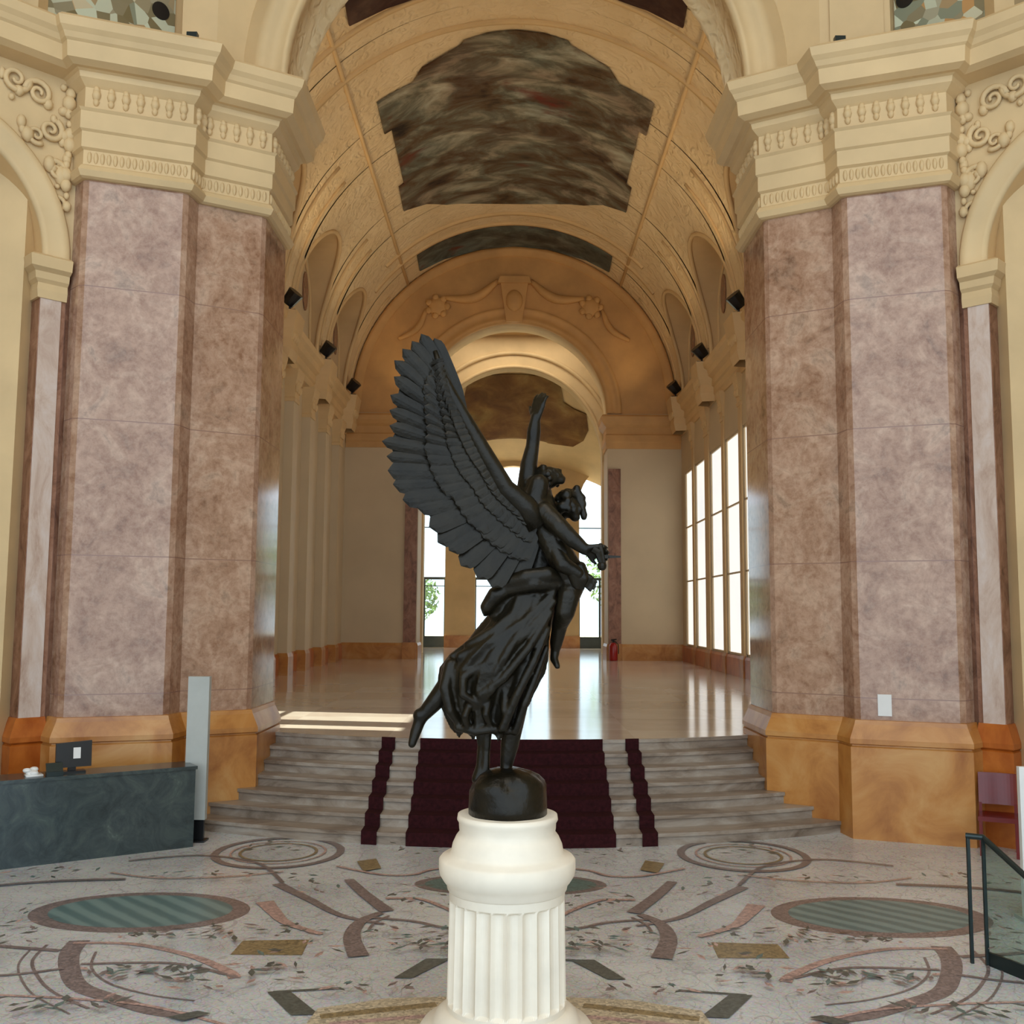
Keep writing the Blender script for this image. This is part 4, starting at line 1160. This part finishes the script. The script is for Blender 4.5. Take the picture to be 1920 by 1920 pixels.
    chain(k, [S(950, 1118, -.08), S(935, 1138, -.08), S(925, 1158, -.06)], [.06, .06, .035])
    chain(k, [S(1086, 1066, -.2), S(1090, 1085, -.2), S(1088, 1104, -.18)], [.04, .05, .022])     # cloth over the carried hip
    chain(k, [S(1072, 1078, -.22), S(1078, 1100, -.2)], [.05, .035])
    chain(k, [S(905, 1362, .05), S(907, 1400, .06), S(904, 1440, .05), S(900, 1462, .03)], [.06, .042, .04, .055])     # fold that steadies the figure
    chain(k, [S(916, 1362, .02), S(914, 1410, .03), S(912, 1455, .02)], [.04, .03, .035])
    remeshed(k, 'drapery', t, .011, 4)
    # ---- wing: three layers of feathers on a bony leading edge
    L = [S(1006, 990, -.18), S(982, 955, -.22), S(946, 925, -.27), S(913, 870, -.32), S(883, 818, -.36), S(853, 765, -.39), S(830, 718, -.40), S(821, 685, -.40)]
    O = [S(962, 1106, -.2), S(924, 1105, -.26), S(898, 1089, -.3), S(868, 1067, -.33), S(847, 1040, -.36), S(827, 1026, -.38), S(812, 999, -.40), S(791, 965, -.42), S(766, 952, -.44), S(749, 925, -.46), S(740, 901, -.47), S(738, 876, -.48),
         S(730, 850, -.49), S(743, 822, -.49), S(743, 795, -.49), S(744, 768, -.49), S(750, 735, -.48), S(750, 705, -.47), S(764, 684, -.46), S(780, 669, -.45), S(796, 655, -.43), S(819, 661, -.41)]
    def along(P, u):
        d = [0]
        for i in range(len(P)-1): d.append(d[-1]+(P[i+1]-P[i]).length)
        x = u*d[-1]
        for i in range(len(P)-1):
            if x <= d[i+1] or i == len(P)-2: return P[i].lerp(P[i+1], (x-d[i])/max(1e-6, d[i+1]-d[i]))
    wg = MB(); wg.smooth = False
    def feather(a, b_, width, dep, bend):
        d = b_-a; ln = d.length; d.normalize(); s = Vector((-d.z, 0, d.x)); m_ = 14
        rows = []
        for i in range(m_+1):
            u = (i/m_)**.75; wdt = width*(.55+.45*min(1, u*3))*(1 if u < .86 else math.sqrt(max(.0, 1-((u-.86)/.14)**2))*.95+.05)
            p = a+d*ln*u+s*bend*math.sin(PI*u)*ln+Vector((0, dep-.012*u, 0))
            rows.append([p-s*wdt, p-s*wdt*.45+Vector((0, -.009, 0)), p+Vector((0, -.014, 0)), p+s*wdt*.45+Vector((0, -.009, 0)), p+s*wdt, p+Vector((0, .012, 0))])
        wg.grid(rows, True)
    NF = 21
    for i in range(NF+1):
        u = i/NF
        tip = O[i]
        root = along(L, .02+.62*u**.9)
        wd = .078 if u < .5 else .050
        feather(root, tip, wd, .012+(.006 if i % 2 else 0), .03*(1-u)-.02)
    for i in range(24):
        u = (i+.3)/24; tip = along(O, u); root = along(L, .02+.70*u**.95); tip = root.lerp(tip, .60)
        feather(root, tip, .070 if u < .6 else .045, -.016, .02)
    for i in range(26):
        u = (i+.5)/26; tip = along(O, u); root = along(L, .02+.8*u**.95); tip = root.lerp(tip, .34)
        feather(root, tip, .055 if u < .6 else .035, -.034, .0)
    for i in range(30):
        u = (i+.5)/30; tip = along(O, u); root = along(L, .02+.92*u**.95); tip = root.lerp(tip, .17)
        feather(root, tip, .045, -.05, .0)
    wg.smooth = True
    wg.tube([p+Vector((0, -.03, 0)) for p in L], [.10, .085, .07, .06, .05, .038, .028, .016], 12)
    # web of short feathers that closes the vane
    wg.smooth = True
    m_ = 40
    wg.grid([[along(L, .02+.62*(j/m_)**.9)+Vector((0, .035, 0)) for j in range(m_+1)], [along(L, .02+.62*(j/m_)**.9).lerp(along(O, j/m_), .5)+Vector((0, .035, 0)) for j in range(m_+1)], [along(L, .02+.62*(j/m_)**.9).lerp(along(O, j/m_), .93)+Vector((0, .035, 0)) for j in range(m_+1)]])
    wg.build('wing', 'bronze', t)
    return t
statue()

def pedestal():
    cx, cy = -.025, PY
    t = thing('pedestal', 'white fluted stone column pedestal carrying the bronze statue', 'pedestal', (cx, cy, 0))
    b = MB(); b.smooth = False; n = 192; nf = 24
    def flute(r, z, th):
        x = (th*nf/(2*PI)) % 1.0; x = abs(x-.5)*2
        return r-(0.034*math.sqrt(max(0, 1-(x/.84)**2)) if x < .84 else 0)
    zs = [.42, .46, .48, 1.12, 1.16, 1.18]
    b.lathe([(.455, .36), (.44, .40)]+[(.425, .42)], cx, cy, n)
    b.lathe([(.425, .42), (.425, .46), (.424, .48), (.414, 1.15), (.414, 1.17), (.418, 1.24)], cx, cy, n, lambda r, z, th: flute(r, z, th) if .47 < z < 1.16 else r)
    b.build('shaft', 'pedestal', t)
    b = MB(); b.smooth = True
    b.lathe([(.62, 0), (.62, .14), (.60, .145), (.60, .15), (.63, .2), (.635, .25), (.60, .30), (.54, .315), (.52, .33), (.50, .38), (.46, .41), (.43, .42)], cx, cy, 72)
    b.build('base', 'pedestal', t)
    b = MB(); b.smooth = True
    b.lathe([(.41, 1.22), (.43, 1.24), (.435, 1.27), (.46, 1.30), (.485, 1.34), (.492, 1.38), (.492, 1.44), (.475, 1.46), (.42, 1.475), (.405, 1.50), (.395, 1.55), (.372, 1.60), (.345, 1.635), (.35, 1.66), (.352, 1.70), (.365, 1.72), (.36, 1.755), (.34, 1.757)], cx, cy, 72)
    b.build('capital', 'pedestal', t)
pedestal()

# ------------------------------------------------------------------ furniture and fittings
def fittings():
    # reception counter
    A, B = Vector((-4.31, 14.35)), Vector((-7.2, 12.43)); d = (B-A).normalized(); nb = Vector((-d.y, d.x))
    if nb.y < 0: nb = -nb
    def pt(s, o): q = A+d*s+nb*o; return (q.x, q.y)
    L = (B-A).length
    t = thing('reception_counter', 'long dark green marble reception counter at the left edge', 'counter', (*pt(L/2, .3), 0))
    b = MB(); b.prism([pt(.02, .02), pt(L, .02), pt(L, .5), pt(.02, .5)], 0, 1.04); b.build('body', 'counter', t)
    b = MB(); b.prism([pt(0, 0), pt(L, 0), pt(L, .54), pt(0, .54)], 1.04, 1.085); b.build('countertop', 'counter', t)
    # monitor seen from the back
    s = 1.58
    c = pt(s, .27); t = thing('monitor', 'black monitor with a small white sticker standing on the green counter', 'monitor', (c[0], c[1], 1.085))
    def mp(s_, o): return pt(s_, o)
    b = MB(); b.prism([mp(s-.17, .2), mp(s+.14, .2), mp(s+.14, .36), mp(s-.17, .36)], 1.085, 1.11); b.build('stand_foot', 'black', t)
    b = MB(); b.prism([mp(s-.06, .27), mp(s+.04, .27), mp(s+.04, .31), mp(s-.06, .31)], 1.11, 1.28); b.build('neck', 'black', t)
    b = MB(); b.slab([(*mp(s-.24, .22), 1.16), (*mp(s+.2, .22), 1.16), (*mp(s+.2, .24), 1.47), (*mp(s-.24, .24), 1.49)], (nb.x*.05, nb.y*.05, 0)); b.build('screen_housing', 'black', t)
    b = MB(); b.slab([(*mp(s-.10, .214), 1.27), (*mp(s-.01, .214), 1.27), (*mp(s-.01, .226), 1.41), (*mp(s-.10, .226), 1.41)], (nb.x*.006, nb.y*.006, 0)); o = b.build('sticker', 'white', t); o['label'] = 'white sticker'
    b = MB(); b.smooth = True
    s2 = s+.46; q = pt(s2, .2)
    for i in range(7): b.ball((q[0]+random.uniform(-.08, .08), q[1]+random.uniform(-.05, .05), 1.12+.008*i), .045, (1.3, 1, .7), 8, 6)
    b.prism([pt(s2-.1, .1), pt(s2+.1, .1), pt(s2+.1, .3), pt(s2-.1, .3)], 1.085, 1.11)
    tag(b.build('paper_bundle', 'white', None, 1, (q[0], q[1], 1.085)), 'crumpled white papers beside the monitor on the green counter', 'papers')
    s3 = s+.23; q = pt(s3, .15)
    b = MB(); b.prism([pt(s3-.1, .06), pt(s3+.1, .06), pt(s3+.1, .17), pt(s3-.1, .17)], 1.085, 1.14); b.slab([(*pt(s3-.1, .08), 1.14), (*pt(s3+.1, .08), 1.14), (*pt(s3+.1, .15), 1.24), (*pt(s3-.1, .15), 1.24)], (nb.x*.03, nb.y*.03, 0))
    tag(b.build('card_terminal', 'darkmetal', None, 1, (q[0], q[1], 1.085)), 'small dark desk terminal between monitor and white papers on the counter', 'terminal')
    # grey sign pillar
    t = thing('sign_pillar', 'tall plain pale grey sign pillar with black foot behind the counter end', 'sign', (-4.42, 14.72, 0))
    b = MB(); b.box(-4.58, -4.28, 14.66, 14.76, .3, 2.28); b.build('panel', 'grey', t)
    b = MB(); b.box(-4.56, -4.30, 14.68, 14.74, .02, .3); b.box(-4.6, -4.26, 14.6, 14.82, 0, .025); b.build('foot', 'black', t)
    # white plaque on the right pier
    p = Vector(PB); e = (Vector(PC)-p).normalized(); nn = Vector((e.y, -e.x))
    def wp(s_, o): q = p+e*s_+nn*o; return (q.x, q.y)
    b = MB(); b.prism([wp(.30, .0), wp(.30, .03), wp(.49, .03), wp(.49, .0)], 1.75, 2.06)
    tag(b.build('wall_plaque', 'white', None, 1, (*wp(.4, .02), 1.9)), 'small blank white plaque on the right pillar just above its amber plinth', 'plaque')
    # red chair
    cx, cy = 6.62, 14.25; t = thing('red_chair', 'dark red lacquered chair standing before the right archway', 'chair', (cx, cy, 0))
    ang = math.radians(-25); ca, sa = math.cos(ang), math.sin(ang)
    def cp(x, y): return (cx+x*ca-y*sa, cy+x*sa+y*ca)
    def cbox(x0, x1, y0, y1, z0, z1, name, m='red'):
        b = MB(); b.prism([cp(x0, y0), cp(x1, y0), cp(x1, y1), cp(x0, y1)], z0, z1); return b.build(name, m, t)
    cbox(-.25, .25, -.25, .25, .46, .52, 'seat')
    b = MB(); n = 12; rows = []
    for i in range(n+1):
        x = -.24+.48*i/n; bow = .03*(1-(2*i/n-1)**2)
        rows.append([(*cp(x, .2+bow), .62), (*cp(x, .26+bow), 1.04), (*cp(x, .285+bow), 1.04), (*cp(x, .225+bow), .62), (*cp(x, .2+bow), .62)])
    b.grid(rows)
    for r in (rows[0], rows[-1]): b.quad(*r[:4])
    b.build('backrest', 'red', t)
    for x in (-.22, .22):
        for y in (-.22, .22): cbox(x-.02, x+.02, y-.02, y+.02, 0, .46 if y < 0 else .64, 'leg')
    # fire extinguisher by the far doorpost
    ex, ey = 4.35, 44.35; t = thing('fire_extinguisher', 'red fire extinguisher at the foot of the right brown doorpost', 'fire extinguisher', (ex, ey, GZ))
    b = MB(); b.smooth = True; b.lathe([(.16, GZ), (.18, GZ+.04), (.18, GZ+.62), (.12, GZ+.74), (.05, GZ+.78)], ex, ey, 20); b.build('cylinder', 'extinguisher', t)
    b = MB(); b.tube([(ex, ey, GZ+.77), (ex, ey, GZ+.88)], .05, 8); b.tube([(ex-.1, ey, GZ+.88), (ex+.14, ey, GZ+.92)], .03, 6); b.build('valve', 'black', t)
    b = MB(); b.tube([(ex+.05, ey-.05, GZ+.85), (ex+.2, ey-.12, GZ+.7), (ex+.21, ey-.12, GZ+.3)], .02, 6); b.build('hose', 'black', t)
    # glass balustrade of the descending stair
    A, e = Vector((4.40, 9.80)), Vector((.36, -.93)); e.normalize(); n2 = Vector((-e.y, e.x))
    t = thing('glass_balustrade', 'glass stair balustrade with dark posts and sloping handrail at the right edge', 'balustrade', (4.3, 9.8, 0))
    for q in (Vector((4.285, 9.86)), A):
        b = MB(); b.box(q.x-.014, q.x+.014, q.y-.014, q.y+.014, 0, 1.15); b.build('post', 'darkmetal', t)
    b = MB(); pts = [(4.27, 9.87, 1.15), (A.x, A.y, 1.15)] + [(A.x+e.x*s_, A.y+e.y*s_, 1.15-.52*s_) for s_ in (.05, .5, 1.2)]
    b.tube(pts, .028, 10); b.build('handrail', 'darkmetal', t)
    b = MB(); B2 = A+e*1.3
    b.slab([(A.x, A.y, .12), (B2.x, B2.y, .12), (B2.x, B2.y, 1.15-.68), (A.x, A.y, 1.13)], (n2.x*.012, n2.y*.012, 0)); b.build('glass_panel', 'tint', t)
    b = MB(); A0 = Vector((4.30, 9.84))
    b.slab([(A.x, A.y, .0), (B2.x, B2.y, .0), (B2.x, B2.y, .14), (A.x, A.y, .12)], (n2.x*.03, n2.y*.03, 0)); b.build('base_rail', 'darkmetal', t)
    # white sign panel cut by the right edge
    t = thing('white_sign_panel', 'white upright panel sliced by the right edge of the view, behind the balustrade', 'sign', (5.6, 11.2, 0))
    b = MB(); b.box(5.43, 5.8, 11.17, 11.23, .04, 1.60); b.build('panel', 'white', t)
    b = MB(); b.box(5.40, 5.84, 11.05, 11.35, 0, .04); b.build('foot', 'grey', t)
    # little floodlights on the rotunda cornice
    for sx in (-1, 1):
        t = thing('cornice_lamp', 'small dark lamp lying on the cornice of the %s pillar' % ('left' if sx < 0 else 'right'), 'lamp', (4.98*sx, 15.0, 11.9))
        b = MB(); b.box(4.9, 5.06, 14.92, 15.02, 11.86, 12.06); b.build('head', 'darkmetal', t, sx)
        b = MB(); b.tube([(5.0, 15.0, 11.9), (5.4, 14.84, 11.9)], .02, 6); b.build('cable_bar', 'darkmetal', t, sx)
fittings()

# ------------------------------------------------------------------ light
w = bpy.data.worlds.new('sky'); SC.world = w; w.use_nodes = True
bg = w.node_tree.nodes['Background']; bg.inputs['Color'].default_value = (.74, .88, 1.0, 1); bg.inputs['Strength'].default_value = 2.5
def sun(d, e, c, ang=.01):
    l = bpy.data.lights.new('sun', 'SUN'); l.energy = e; l.color = c; l.angle = ang
    o = bpy.data.objects.new('sun', l); COL.objects.link(o); o.rotation_euler = Vector(d).to_track_quat('-Z', 'Y').to_euler(); o.location = (-20, 30, 20)
sun((.85, -.15, -.55), 20.0, (1, .93, .8))
def lamp(loc, d, size, e, c):
    l = bpy.data.lights.new('overhead_fill', 'AREA'); l.shape = 'RECTANGLE'; l.size, l.size_y = size; l.energy = e; l.color = c
    o = bpy.data.objects.new('overhead_fill', l); COL.objects.link(o); o.location = loc; o.rotation_euler = Vector(d).to_track_quat('-Z', 'Y').to_euler()
# unseen area lamp below the closed rotunda ceiling, lighting it from above
lamp((0, 4, 17.4), (0, .25, -1), (9, 9), 800, (1, .95, .87))
# unseen area lamp brightening the far room from just under its ceiling
lamp((0, 49, 17.2), (0, .05, -1), (7, 3), 230, (1, .9, .72))

# ------------------------------------------------------------------ camera
TH = math.atan(190/1920); RO = .0065; YAW = math.atan(1.8/1920)
Rv = Vector((math.cos(YAW), math.sin(YAW), 0)); Fh = Vector((-math.sin(YAW), math.cos(YAW), 0))
Fw = Fh*math.cos(TH)+Vector((0, 0, math.sin(TH))); Up = -Fh*math.sin(TH)+Vector((0, 0, math.cos(TH)))
R2 = Rv*math.cos(RO)+Up*math.sin(RO); U2 = Up*math.cos(RO)-Rv*math.sin(RO)
cam = bpy.data.cameras.new('camera'); cam.sensor_width = 36; cam.lens = 36; cam.clip_end = 300
co = bpy.data.objects.new('camera', cam); COL.objects.link(co)
mw = Matrix((R2, U2, -Fw)).transposed().to_4x4(); mw.translation = (0, 0, 3.2); co.matrix_world = mw
SC.camera = co
SC.view_settings.view_transform = 'Standard'; SC.view_settings.look = 'None'; SC.view_settings.gamma = 1; SC.view_settings.exposure = 0.0
SC.view_settings.use_curve_mapping = False
SC.cycles.use_denoising = True
SC.cycles.max_bounces = 8; SC.cycles.diffuse_bounces = 5; SC.cycles.glossy_bounces = 4
